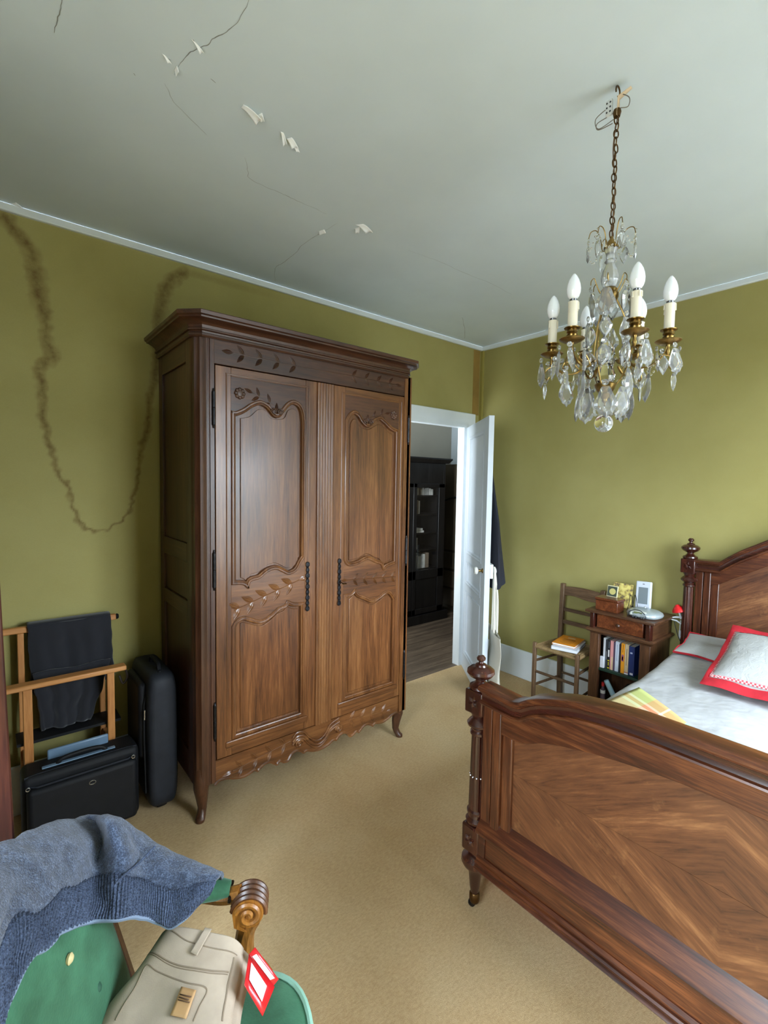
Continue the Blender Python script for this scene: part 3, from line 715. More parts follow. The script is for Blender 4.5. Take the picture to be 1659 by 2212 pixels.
mb = MB().tube([(1.445, YF+.004, 1.02), (1.447, YF-.035, 1.018)], .003, 8)
mb.tube([(1.447+.011*math.cos(q*PI/6), YF-.046+.011*math.sin(q*PI/6), 1.018) for q in range(12)], .0022, 6, closed=True)
mb.build('key', M_BRONZE, dr_, world=False)

# ================================================================== BED
bed = thing('bed', 'large rosewood bed with arched footboard and turned posts', 'bed', (2.3, .32, 0))
YC, YP = .32, 1.068                               # centre line and post axis (mirrored about YC)
t = NT('quarter_veneer')                          # grain runs diagonally, mirrored in the four quarters
tc = t.n('ShaderNodeTexCoord'); sp = t.n('ShaderNodeSeparateXYZ'); t.l(tc.outputs['Object'], sp.inputs[0])
ay = t.math('ABSOLUTE', t.math('SUBTRACT', sp.outputs[1], YC)); az_ = t.math('ABSOLUTE', t.math('SUBTRACT', sp.outputs[2], .582))
# long direction of the figure and across it
ga = t.math('ADD', t.math('MULTIPLY', ay, .50), t.math('MULTIPLY', az_, .866))
gl = t.math('SUBTRACT', t.math('MULTIPLY', ay, .866), t.math('MULTIPLY', az_, .50))
cb_ = t.n('ShaderNodeCombineXYZ'); t.l(ga, cb_.inputs[0]); t.l(t.math('MULTIPLY', gl, .10), cb_.inputs[1])
n1 = t.noise(cb_.outputs[0], 11, 6, .62, .7); n2 = t.noise(cb_.outputs[0], 110, 4, .65, .2)
f = t.math('ADD', t.math('MULTIPLY', n1, .58), t.math('MULTIPLY', n2, .42))
c = t.ramp(f, [(.34, lin((44, 23, 14))), (.44, lin((80, 46, 27))), (.56, lin((104, 64, 38))), (.7, lin((140, 96, 60)))])
wear = t.noise(t.coord('Object', (1, 1, 1)), 7, 5, .7)
c = t.mix(t.ramp(wear, [(.60, (0, 0, 0, 1)), (.78, (.55, .55, .55, 1))]), c, lin((150, 106, 66)))
t.base(c); t.set(Roughness=.34); t.b.inputs['Coat Weight'].default_value = .25; t.b.inputs['Coat Roughness'].default_value = .25; M_VEN = t.m

def bedpost(x, y, h0, hcap, name_h):              # h0: height of the top block's middle
    p = bpy.data.objects.new('post', None); C.objects.link(p); attach(p, bed, False); p.matrix_parent_inverse = Matrix.Translation(-bed.location)
    R_ = rosedark('Z')
    def put(m_, nm, **k): return m_.build(nm, R_, p, world=False, **k)
    put(MB().lathe((x, y, 0), [(.014, .055), (.017, .075), (.019, .085), (.023, .13), (.027, .155), (.030, .16), (.045, .168), (.052, .182), (.050, .196), (.036, .208), (.026, .214), (.028, .225)], 24), 'turned_foot')
    put(MB().box(x-.038, x+.038, y-.038, y+.038, .225, .325), 'block', bevel=.007)
    zt = h0
    top_b = zt-.055
    prof = [(.026, .325), (.038, .333), (.040, .342), (.030, .352), (.028, .362), (.036, .368), (.036, .376), (.030, .382), (.031, .40), (.026, top_b-.085), (.032, top_b-.080), (.032, top_b-.072), (.026, top_b-.066), (.027, top_b-.060), (.042, top_b-.048), (.044, top_b-.040), (.036, top_b-.030), (.025, top_b-.020), (.030, top_b-.010), (.034, top_b)]
    n_ = 48
    put(MB().lathe((x, y, 0), prof, n_, flute=(.395, top_b-.09, 12, .16)), 'fluted_shaft', smooth=28)
    put(MB().box(x-.038, x+.038, y-.038, y+.038, top_b, zt+.028), 'block', bevel=.004)
    fb = zt+.028
    put(MB().lathe((x, y, fb), [(.036, 0), (.040, .006), (.038, .014), (.026, .020), (.017, .030), (.018, .036), (.040, .048), (.049, .060), (.048, .070), (.036, .080), (.022, .084), (.019, .090), (.009, .095), (.008, .100), (.015, .106), (.016, .113), (.010, .121), (.0, .123)], 28), 'finial')
    mb = MB()                                     # carved flowers on the blocks
    for zc in (.275, zt-.012):
        for nx, ny in ((-1, 0), (0, 1), (0, -1)):
            for k in range(6):
                a = k*PI/3+.4; nv = Vector((nx, ny, 0)); sx = Vector((-ny, nx, 0)); d = sx*math.cos(a)+Vector((0, 0, 1))*math.sin(a)
                mb.leaf(Vector((x, y, zc))+nv*.038, d, nv.cross(d), nv, .024, .006, .006)
    put(mb, 'carved_flower', smooth=50)['kind'] = 'stuff'
    mb = MB()                                     # inlaid studs round the shaft
    for k in range(12): a = 2*PI*k/12; mb.ball((x+.028*math.cos(a), y+.028*math.sin(a), .505), .0035, 6, 4)
    if name_h == 'foot': mb.build('stud', plain('pewter', (170, 168, 168), .35, .8), p, world=False)
    put(MB().lathe((x, y, 0), [(.013, .02), (.017, .024), (.019, .032), (.019, .055), (.016, .06)], 16), 'caster_socket').data.materials[0] = M_BRONZE
    MB().lathe((x, y+.008, .018), [(.0, -.007), (.017, -.007), (.018, -.004), (.018, .004), (.017, .007), (0, .007)], 18, (0, 1, 0)).build('caster_wheel', M_IRON, p, world=False)
    return p
YPH = 1.022
for yy in (YP, 2*YC-YP): bedpost(1.345, yy, .795, .82, 'foot')
for yy in (YPH, 2*YC-YPH): bedpost(3.215, yy, 1.108, 1.14, 'head')

def archboard(nm, xf, sgn, top, rail_h, band, zled, zbot, th, YP=YP):
    """footboard or headboard: profile curve 'top' given on one half as (distance from centre, z); xf = face x, sgn = -1 faces -x"""
    b = bpy.data.objects.new(nm, None); C.objects.link(b); attach(b, bed, False); b.matrix_parent_inverse = Matrix.Translation(-bed.location)
    half = YP-.034-YC
    N = 44; ys = [YC-half+2*half*k/N for k in range(N+1)]
    kink = [s_*(YC and 0)+YC+q for s_ in (1,) for q in (-.585, -.555, .555, .585)]
    ys = sorted(set([round(y, 4) for y in ys+kink]))
    T = lambda y: interp(top, abs(y-YC)); Bd = lambda y: interp(band, abs(y-YC))
    X = lambda d: xf+sgn*d                        # d > 0 is proud of the face
    cap = [(-.034, 0), (.028, 0), (.034, -.002), (.038, -.007), (.038, -.013), (.034, -.018), (.026, -.020), (.026, -.023), (.020, -.027), (-.034, -.027)]
    frz = [(-.034, -.026), (.017, -.026), (.014, -.034), (.013, -.044), (.016, -.054), (-.034, -.054)]
    bead = [(-.034, -.053), (.018, -.053), (.024, -.056), (.026, -.061), (.024, -.066), (.016, -.069), (.010, -.071), (.008, -rail_h), (-.034, -rail_h)]
    for nm2, sec, mat2 in (('top_rail', cap, rose('Y')), ('rail_frieze', frz, rosedark('Y')), ('rail_bead', bead, rose('Y'))):
        MB().loft([[Vector((X(d), y, T(y)+dz)) for d, dz in sec] for y in ys]).build(nm2, mat2, b, world=False, smooth=30)
    yb_ = [y for y in ys if abs(y-YC) < half-.079]; yb_ = [YC-half+.078]+yb_+[YC+half-.078]
    up = [(y, T(y)-rail_h+.006) for y in yb_]; lo_ = [(y, min(Bd(y), T(y)-rail_h)) for y in yb_]
    MB().strip(up, lo_, 'x', X(.004), X(-.03)).build('veneer_band', rose('Y'), b, world=False, smooth=30, bevel=.002)
    yi = half-.115                                # inner half width of the panel
    for s_ in (1, -1):
        a0, a1 = sorted((YC+s_*(half), YC+s_*(half-.038)))
        zt = max(T(a0), T(a1))-rail_h+.02
        MB().box(min(X(.003), X(-.05)), max(X(.003), X(-.05)), a0, a1, zled-.01, zt).build('stile', rose('Z'), b, .002, world=False)
        a0, a1 = sorted((YC+s_*(half-.042), YC+s_*(half-.078)))
        MB().box(min(X(.006), X(-.05)), max(X(.006), X(-.05)), a0, a1, zled-.01, zt).build('stile', rose('Z'), b, .004, world=False)
        a0, a1 = sorted((YC+s_*(half-.078), YC+s_*(half-.118)))
        MB().box(min(X(-.004), X(-.05)), max(X(-.004), X(-.05)), a0, a1, zled-.01, Bd(a0 if s_ > 0 else a1)+.02).build('stile', rose('Z'), b, .004, world=False)
        for q0, q1 in ((zled, .582), (.582, None)):    # four quartered veneers
            yq = [YC+s_*(yi+.012)*k/24 for k in range(25)]
            if q1 is None: u_ = [(y, Bd(y)+.01) for y in yq]; l_ = [(y, q0+.0004) for y in yq]
            else: u_ = [(y, q1-.0004) for y in yq]; l_ = [(y, q0) for y in yq]
            MB().strip(u_, l_, 'x', X(-.016), X(-.028)).build('veneer', M_VEN, b, world=False, smooth=0)
    # sloping ledge and plinth
    h = half
    led = [(-.02, zled+.055), (.022, zled+.004), (.030, zled-.004), (.030, zled-.012), (.024, zled-.018), (-.05, zled-.018), (-.05, zled+.055)]
    MB().prism([(X(d), z) for d, z in led], 'y', YC-h, YC+h).build('ledge', rose('Y'), b, world=False, smooth=30)
    pz0, pz1 = zbot+.045, zled-.016
    MB().box(min(X(.008), X(-.05)), max(X(.008), X(-.05)), YC-h, YC+h, pz0, pz1).build('plinth', rose('Y'), b, world=False)
    MB().box(min(X(.014), X(.006)), max(X(.014), X(.006)), YC-h, YC-h+.03, pz0, pz1).box(min(X(.014), X(.006)), max(X(.014), X(.006)), YC+h-.03, YC+h, pz0, pz1).box(min(X(.014), X(.006)), max(X(.014), X(.006)), YC-h, YC+h, pz1-.012, pz1).build('plinth_frame', rosedark('Y'), b, world=False, bevel=.002)
    base = [(-.05, zbot), (.030, zbot), (.034, zbot+.006), (.030, zbot+.012), (.026, zbot+.014), (.026, zbot+.018), (.030, zbot+.024), (.026, zbot+.030), (.020, zbot+.032), (.020, zbot+.038), (.012, zbot+.046), (-.05, zbot+.046)]
    MB().prism([(X(d), z) for d, z in base], 'y', YC-h, YC+h).build('base_moulding', rose('Y'), b, world=False, smooth=30)
    return b
topF = [(0, .950), (.08, .950), (.19, .950), (.283, .943), (.373, .931), (.44, .913), (.5, .892), (.535, .873), (.556, .857), (.575, .851), (.72, .860)]
bandF = [(0, .815), (.1, .812), (.2, .803), (.3, .789), (.42, .764), (.49, .743), (.545, .714), (.58, .708), (.72, .708)]
archboard('footboard', 1.325, -1, topF, .074, bandF, .342, .196, .06)
topH = [(0, 1.395), (.12, 1.385), (.22, 1.345), (.33, 1.29), (.385, 1.256), (.443, 1.222), (.503, 1.178), (.546, 1.140), (.72, 1.137)]
bandH = [(0, 1.25), (.15, 1.235), (.25, 1.195), (.33, 1.145), (.42, 1.09), (.5, 1.04), (.56, 1.00), (.72, .99)]
archboard('headboard', 3.215, -1, topH, .074, bandH, .342, .20, .06, YPH)
for s_ in (1, -1): MB().box(1.38, 3.17, min(YC+s_*.70, YC+s_*.735), max(YC+s_*.70, YC+s_*.735), .20, .38).build('side_rail', rosedark('X'), bed, .004)
MB().box(1.38, 3.14, YC-.69, YC+.69, .26, .30).build('slat_base', plain('slat_wood', (150, 116, 76), .7), bed)

# ---- mattress under a white quilt
t = NT('white_quilt'); co = t.coord()
q1 = t.n('ShaderNodeTexVoronoi', feature='SMOOTH_F1'); t.l(co, q1.inputs['Vector']); q1.inputs['Scale'].default_value = 38
hh = t.math('ADD', t.math('MULTIPLY', q1.outputs['Distance'], .7), t.math('MULTIPLY', t.noise(co, 26, 4), .8))
t.base(t.ramp(t.noise(co, 9, 3), [(.3, lin((166, 167, 168))), (.7, lin((178, 179, 180)))])); t.set(Roughness=.9); t.bump(hh, .5, .006); M_QUILT = t.m
M_SHEET = plain('white_cotton', (176, 177, 180), .9, bump=.2, bscale=30)
mt = bx('mattress', M_SHEET, None, 1.385, 3.155, YC-.675, YC+.675, .305, .575, .05, seg=4)
tag(mt, 'white mattress lying in the rosewood bed', 'mattress')
def quilt(u, v):
    x = 1.392+1.76*u; s_ = (v-.5)*2*(.70+.17)     # arc across the bed, ends drop at the sides
    a = abs(s_); sg = 1 if s_ > 0 else -1; hw = .69; r = .05
    z0 = .594+.045*max(0, min(1, (x-2.55)/.45))+.014*math.sin(PI*min(1, a/.69))+noise.noise(Vector((x*2.6, s_*2.6, 0)))*.010+noise.noise(Vector((x*9, s_*9, 4)))*.004
    if a < hw-r: y, dz = a, 0
    elif a < hw-r+r*PI/2: q = (a-hw+r)/r; y = hw-r+r*math.sin(q); dz = -(r-r*math.cos(q))
    else: y = hw+.004*math.sin(x*14)+.003; dz = -r-(a-hw+r-r*PI/2)
    return Vector((x, YC+sg*y, z0+dz*1.0))
q_ = MB().grid(quilt, 120, 90).build('quilt', M_QUILT, recalc=False, solid=.010)
tag(q_, 'white quilted coverlet spread over the bed', 'quilt')
# pillows
t = NT('pillow_white'); co = t.coord()
t.base(lin((174, 175, 173))); t.set(Roughness=.9); t.bump(t.noise(co, 32, 4, .65, .6), .7, .006); M_PILW = t.m
M_RED = plain('red_cotton', (178, 26, 40), .8, nz=.12, nscale=40, bump=.3, bscale=60)
t = NT('red_gingham'); ck = t.n('ShaderNodeTexChecker'); t.l(t.coord('Object', (1, 1, 1)), ck.inputs[0]); ck.inputs['Scale'].default_value = 130
ck.inputs[1].default_value = lin((196, 70, 80)); ck.inputs[2].default_value = lin((226, 190, 190)); t.base(ck.outputs[0]); t.set(Roughness=.85); M_GING = t.m
def pillow(name, c_, ex, ey, L, Wd, th, label, flange=.0, seed=0, side=.35):
    """c_ centre, ex along the long side, ey up the slope"""
    ex = Vector(ex).normalized(); ey = Vector(ey).normalized(); nz_ = ex.cross(ey).normalized(); c_ = Vector(c_)
    if nz_.z < 0: nz_ = -nz_
    root = thing(name, label, 'pillow', tuple(c_-nz_*th*.5))
    def pt(u, v, side, k=1.0):
        a, b = (u-.5)*2, (v-.5)*2
        f_ = max(0, (1-abs(a)**3.2))*max(0, (1-abs(b)**3.2)); h = th*.5*f_**.55
        pin = 1-.035*(1-abs(a))*(abs(b) > .6)-.03*(1-abs(b))*(abs(a) > .6)
        wob = noise.noise(Vector((a*2+seed, b*2, 1)))*.012*f_+noise.noise(Vector((a*7+seed, b*7, 2)))*.004*f_
        return c_+ex*a*L*.5*pin+ey*b*Wd*.5*pin+nz_*(side*h+wob)
    n = 26
    m_ = MB(); m_.grid(lambda u, v: pt(u, v, 1), n, n); k0 = len(m_.v); uv = m_.uv
    m_.grid(lambda u, v: pt(1-u, v, -1), n, n); m_.uv = None
    m_.build('cushion', M_PILW, root, smooth=80)
    if flange:
        per = [(u, 0) for u in [k/24 for k in range(24)]]+[(1, k/24) for k in range(24)]+[(1-k/24, 1) for k in range(24)]+[(0, 1-k/24) for k in range(24)]
        def ring(off, lift):
            out = []
            for u, v in per:
                a, b = (u-.5)*2, (v-.5)*2; p_ = pt(u, v, 1)
                out.append(p_+ex*max(-1, min(1, a*1.0))*off*(side if off > 0 else 1)*(1 if abs(a) > .99 else abs(a))+ey*b*off*(1 if abs(b) > .99 else abs(b))+nz_*(lift+.004*math.sin(u*23+v*17)))
            return out
        m_ = MB().loft([ring(-.004, .004), ring(flange*.5, .006), ring(flange, .0), ring(flange*.5, -.006), ring(-.004, -.004)], cap=False); m_.build('red_flange', M_RED, root, smooth=60)
        if flange < .02: return root
        m_ = MB(); r0 = []; r1 = []
        for u, v in per:
            uu, vv = .5+(u-.5)*.985, .5+(v-.5)*.985; r0.append(pt(uu, vv, 1)+nz_*.003)
            uu, vv = .5+(u-.5)*.955, .5+(v-.5)*.935; r1.append(pt(uu, vv, 1)+nz_*.003)
        m_.loft([r0, r1], cap=False); m_.build('gingham_band', M_GING, root, smooth=60, recalc=True)
    return root
pillow('pillow', (2.765, .40, .745), (0, 1, 0), (.93, 0, .37), .64, .40, .12, 'white quilted pillow with red flounce on top of the bed', .055, 1)
pillow('pillow', (3.02, .53, .682), (0, 1, .0), (1, 0, .22), .90, .25, .08, 'flat white pillow with narrow red piping beneath the flounced pillow', .004, 5)
# tartan blanket folded at the foot
t = NT('plaid_wool'); tc = t.n('ShaderNodeTexCoord'); mp = t.n('ShaderNodeMapping'); mp.inputs['Rotation'].default_value = (0, 0, .12); t.l(tc.outputs['Object'], mp.inputs[0]); sp = t.n('ShaderNodeSeparateXYZ'); t.l(mp.outputs[0], sp.inputs[0])
uvn = t.n('ShaderNodeUVMap'); su = t.n('ShaderNodeSeparateXYZ'); t.l(uvn.outputs[0], su.inputs[0])
G_, W__, O_, B_l, P_ = lin((178, 184, 112)), lin((232, 228, 200)), lin((208, 138, 98)), lin((112, 178, 180)), lin((224, 176, 150))
ca = t.ramp(su.outputs[0], [(0, G_), (.24, O_), (.40, W__), (.425, O_), (.60, B_l), (.80, P_)], 'CONSTANT')
cb2 = t.ramp(su.outputs[1], [(0, G_), (.10, W__), (.125, O_), (.16, W__), (.185, P_), (.42, G_), (.60, O_), (.8, B_l)], 'CONSTANT')
t.base(t.mix(.42, ca, cb2)); t.set(Roughness=.95); t.bump(t.noise(t.coord(), 300, 2), .3, .001); M_PLAID = t.m
A_, B_, Cc, D_ = Vector((2.31, .915, 0)), Vector((1.95, .47, 0)), Vector((1.43, .47, 0)), Vector((1.43, 1.0, 0))
def blank(u, v):
    q = (A_*(1-u)+B_*u)*(1-v)+(D_*(1-u)+Cc*u)*v
    s_ = q.y-YC; z0 = .594+.014*math.sin(PI*min(1, abs(s_)/.69))+.022-.02*max(0, (abs(s_)-.62)/.07)**2
    return Vector((q.x, q.y, z0+noise.noise(q*4)*.004+.006*math.sin(PI*u)*math.sin(PI*v)))
tag(MB().grid(blank, 24, 24).build('plaid_blanket', M_PLAID, solid=.012, recalc=False), 'orange green and blue plaid blanket folded at the foot of the bed', 'blanket')
# pink cloth peeping out behind the near bedpost
M_PINK = plain('pink_cloth', (226, 92, 142), .85)
def pk(u, v): return Vector((1.47+.24*u+.01*math.sin(v*7), YP+.055+.012*math.sin(u*9+v*5)+.045*math.sin(PI*v), .02+.40*v))
tag(MB().grid(pk, 16, 16).build('pink_cloth', M_PINK, solid=.008, recalc=False), 'bright pink cloth hanging down behind the carved bedpost', 'cloth')

# ================================================================== CHANDELIER
CX, CY = 1.457, .716
ch = thing('chandelier', 'brass and crystal chandelier with six candle bulbs on a chain', 'chandelier', (CX, CY, ZC))
def cp(r, a, z): return Vector((CX+r*math.cos(a), CY+r*math.sin(a), z))
def put(m_, nm, mat, par=ch, **k): return m_.build(nm, mat, par, world=(par is ch), **k)
put(MB().tube([(CX+.012*math.cos(q*PI/6), CY, 2.712+.014*math.sin(q*PI/6)) for q in range(-3, 8)], .0022, 6), 'ceiling_hook', M_BRONZE)
put(MB().box(CX-.004, CX+.004, CY+.014, CY+.034, 2.655, 2.70), 'terminal_block', plain('white_plastic', (226, 228, 228), .5), bevel=.002)
mb = MB()
for j in range(2):
    for k in range(3): mb.lathe((CX-.0045, CY+.019+.010*j, 2.665+.013*k), [(.0025, 0), (.0025, .001)], 8, (-1, 0, 0))
put(mb, 'terminal_screw', plain('dark_hole', (40, 40, 44), .6))
put(MB().tube(crom([(CX, CY+.03, 2.655), (CX-.01, CY+.055, 2.645), (CX-.01, CY+.05, 2.625), (CX, CY+.012, 2.628)], 8), .0013, 6).tube(crom([(CX, CY+.034, 2.68), (CX-.01, CY+.06, 2.66), (CX, CY+.055, 2.635), (CX, CY+.01, 2.638)], 8), .0013, 6).tube(crom([(CX, CY-.01, 2.70), (CX, CY-.034, 2.675), (CX+.004, CY-.03, 2.655), (CX, CY-.01, 2.66)], 8), .0013, 6), 'wire', plain('grey_wire', (120, 112, 104), .5))
put(MB().add([(CX-.01, CY-.004, 2.64), (CX+.01, CY-.004, 2.64), (CX+.012, CY-.036, 2.705), (CX-.006, CY-.04, 2.70), (CX-.012, CY-.006, 2.69), (CX+.008, CY-.002, 2.69)], [(0, 1, 5, 4), (4, 5, 2, 3)]), 'canopy_paper', plain('torn_tape', (206, 182, 150), .7), solid=.001, recalc=False)
put(MB().lathe((CX, CY, 2.64), [(.009, 0), (.012, .012), (.010, .02)], 10), 'socket', M_BRONZE)
z = 2.632; k = 0; lk = None
R0, RL = .0072, .0125
while z > 2.298:
    pts = [(R0*math.cos(q*PI/8), 0, RL*math.sin(q*PI/8)) for q in range(16)]
    if lk is None:
        lk = put(MB().tube(pts, .0019, 6, closed=True), 'chain_link', M_BRONZE, world=False) if False else MB().tube(pts, .0019, 6, closed=True).build('chain_link', M_BRONZE, ch, world=False); o = lk
    else: o = lk.copy(); C.objects.link(o); o.parent = ch
    o.location = (0.0012*math.sin(k*1.9), 0.0012*math.cos(k*2.3), z-ZC); o.rotation_euler = (0, .12*math.sin(k*3.1), YAW-PI/2+(PI/2 if k % 2 else .25)+.2*math.sin(k*2.1))
    z -= .0205; k += 1
put(MB().tube(crom([(CX+.004, CY, 2.64), (CX-.006, CY+.004, 2.55), (CX+.006, CY, 2.45), (CX-.005, CY-.004, 2.36), (CX, CY, 2.28)], 8), .0016, 6), 'flex', plain('brown_flex', (110, 84, 62), .6))
put(MB().lathe((CX, CY, 2.262), [(.021, 0), (.021, .006), (.014, .010), (.011, .022), (.006, .028), (.004, .036)], 18), 'crown_cap', M_BRASS)
# glass baluster
put(MB().lathe((CX, CY, 2.145), [(.010, 0), (.019, .006), (.026, .022), (.0265, .034), (.022, .052), (.015, .066), (.012, .074), (.017, .080), (.013, .086), (.013, .098), (.016, .108), (.020, .116)], 32, flute=(.004, .07, 8, .10)), 'glass_baluster', M_GLASS2, smooth=20)
put(MB().lathe((CX, CY, 2.075), [(.0, 0), (.004, .004), (.006, .012), (.004, .018), (.012, .026), (.020, .034), (.026, .044), (.026, .056), (.022, .060), (.024, .066), (.020, .072), (.006, .078)], 20), 'stem_cup', M_BRASS)
put(MB().lathe((CX, CY, 1.795), [(.0, 0), (.004, .003), (.003, .010), (.008, .016), (.008, .022), (.014, .028), (.017, .036), (.015, .042), (.022, .046), (.028, .058), (.031, .066), (.029, .070), (.0, .070)], 20), 'bottom_bowl', M_BRASS)
put(MB().lathe((CX, CY, 1.865), [(.022, 0), (.028, .02), (.020, .045), (.012, .060), (.016, .070), (.024, .085), (.020, .105), (.010, .125), (.006, .16), (.009, .17), (.004, .19), (.0, .21)], 12), 'glass_obelisk', M_GLASS, smooth=15)
bl_ = put(MB().ball((CX, CY, 1.745), .027, 24, 16), 'crystal_ball', M_GLASS, smooth=80)
put(MB().tube([(CX, CY, 1.772), (CX, CY, 1.796)], .0012, 6).ball((CX, CY, 1.783), .007, 8, 6), 'ball_pin', M_GLASS)
A0 = math.radians(51)
for k in range(3):                                # cage of brass bars from bowl to stem cup
    a = A0+k*2*PI/3+.2
    put(MB().tube(crom([cp(.024, a, 1.855), cp(.045, a, 1.885), cp(.062, a, 1.935), cp(.060, a, 2.0), cp(.045, a, 2.06), cp(.02, a, 2.115)], 6), .0026, 6), 'cage_bar', M_BRASS)
# crystal drops: three shapes share mesh data
def drop_mesh(nm, outline, th, bead=True):
    m_ = MB(); n = len(outline); cz = sum(q[1] for q in outline)/n
    inner = [(x*.62, cz+(z_-cz)*.66) for x, z_ in outline]
    v = [(x, 0, z_) for x, z_ in outline]+[(x, th, z_) for x, z_ in inner]+[(x, -th, z_) for x, z_ in inner]
    f_ = [(i, (i+1) % n, n+(i+1) % n, n+i) for i in range(n)]+[(i, 2*n+i, 2*n+(i+1) % n, (i+1) % n) for i in range(n)]
    f_ += [list(range(n, 2*n)), list(range(2*n, 3*n))[::-1]]
    m_.add(v, f_)
    zt = max(q[1] for q in outline)
    if bead: m_.ball((0, 0, zt+.0075), (.0065, .004, .0065), 8, 5)
    o = m_.build(nm, M_GLASS3, None, smooth=0); me = o.data; bpy.data.objects.remove(o); return me
def sym(h): return h+[(-x, z_) for x, z_ in h[::-1] if x > 1e-6]
PLAQUE = drop_mesh('crystal_drop', sym([(0.0001, -.075), (.006, -.068), (.012, -.066), (.016, -.058), (.021, -.053), (.021, -.044), (.018, -.036), (.013, -.026), (.009, -.016), (.006, -.012)])[:-1], .0042)
SPEAR = drop_mesh('crystal_drop', sym([(0.0001, -.062), (.005, -.050), (.0075, -.034), (.006, -.022), (.0035, -.014)]), .0035)
KITE = drop_mesh('crystal_drop', sym([(0.0001, -.060), (.007, -.050), (.013, -.040), (.015, -.030), (.010, -.020), (.004, -.012)]), .0040)
def drop(me, p, rz, s_=1.0, tilt=0, par=ch):
    o = bpy.data.objects.new('crystal_drop', me); C.objects.link(o); o.parent = ch
    o.location = Vector(p)-Vector((CX, CY, ZC)); o.rotation_euler = (tilt, tilt*.6, rz); s_ *= 1.15; o.scale = (s_, s_, s_); return o
random.seed(11)
# arms with candles
for k in range(6):
    a = A0+k*PI/3; r = .160; zb = 1.965
    pts = crom([cp(.058, a, 1.925), cp(.085, a, 1.905), cp(.115, a, 1.905), cp(.140, a, 1.922), cp(.155, a, 1.945), cp(r, a, zb)], 6)
    arm = put(MB().tube(pts, [.0032+.0012*math.sin(i*.5) for i in range(len(pts))], 8).tube(crom([cp(.075, a, 1.912), cp(.095, a, 1.935), cp(.118, a, 1.94), cp(.125, a, 1.925), cp(.112, a, 1.918)], 6), .0022, 6).tube(crom([cp(.148, a, 1.935), cp(.172, a, 1.925), cp(.182, a, 1.905), cp(.172, a, 1.892), cp(.165, a, 1.90)], 6), .002, 6).lathe(cp(r, a, 1.93), [(.0, 0), (.004, .004), (.006, .014), (.004, .022), (.006, .034)], 10), 'arm', M_BRASS)
    c_ = cp(r, a, zb)
    def sp_(m_, nm, mat, **kk): return m_.build(nm, mat, arm, world=False, **kk)
    n = 24; rim = []
    pan = MB().lathe(c_, [(.006, -.004), (.018, -.004), (.030, .002), (.035, .006), (.034, .008), (.028, .005), (.012, .001), (.006, .001)], 24)
    sp_(pan, 'drip_pan', M_BRASS)
    sp_(MB().lathe(c_, [(.008, 0), (.008, .006), (.014, .010), (.0155, .018), (.0125, .022), (.0155, .026), (.014, .033), (.022, .036), (.0225, .038), (.012, .039)], 20), 'candle_cup', M_BRASS)
    mb = MB().lathe(c_, [(.0135, .038), (.0135, .106), (.0145, .108), (.0145, .110), (.008, .111)], 18)
    for q in range(4):
        b_ = random.uniform(0, 2*PI); L_ = random.uniform(.012, .035); pp = c_+Vector((.0140*math.cos(b_), .0140*math.sin(b_), .109))
        mb.tube([pp, pp-Vector((0, 0, L_))], [.002, .0026], 6)
    sp_(mb, 'candle_sleeve', M_IVORY)
    sp_(MB().lathe(c_, [(.008, .110), (.010, .113), (.010, .118)], 14), 'lamp_socket', plain('lamp_metal', (120, 122, 126), .3, .8))
    sp_(MB().lathe(c_, [(.0095, .117), (.015, .124), (.0185, .134), (.0195, .145), (.018, .157), (.0145, .169), (.009, .180), (.004, .187), (.0, .189)], 20), 'bulb', M_BULB, smooth=80)
    for q in range(4):
        b_ = a+q*PI/2+.5; p_ = c_+Vector((.033*math.cos(b_), .033*math.sin(b_), -.008))
        drop((PLAQUE, SPEAR, KITE, SPEAR)[q] if k % 2 else (SPEAR, KITE, SPEAR, PLAQUE)[q], p_, b_+PI/2+random.uniform(-.5, .5), random.uniform(1.0, 1.2), random.uniform(-.12, .12))
    drop(PLAQUE, cp(.115, a+.08, 1.902), a+PI/2+random.uniform(-.8, .8), 1.2, random.uniform(-.1, .1))
    drop(SPEAR, cp(.178, a, 1.895), a+random.uniform(0, 2), .95)
for k in range(8):                                # apron of large plaques under the arms
    a = A0+k*2*PI/8+.35; drop(PLAQUE, cp(.070, a, 1.862), a+PI/2+random.uniform(-.35, .35), 1.3, random.uniform(-.1, .1))
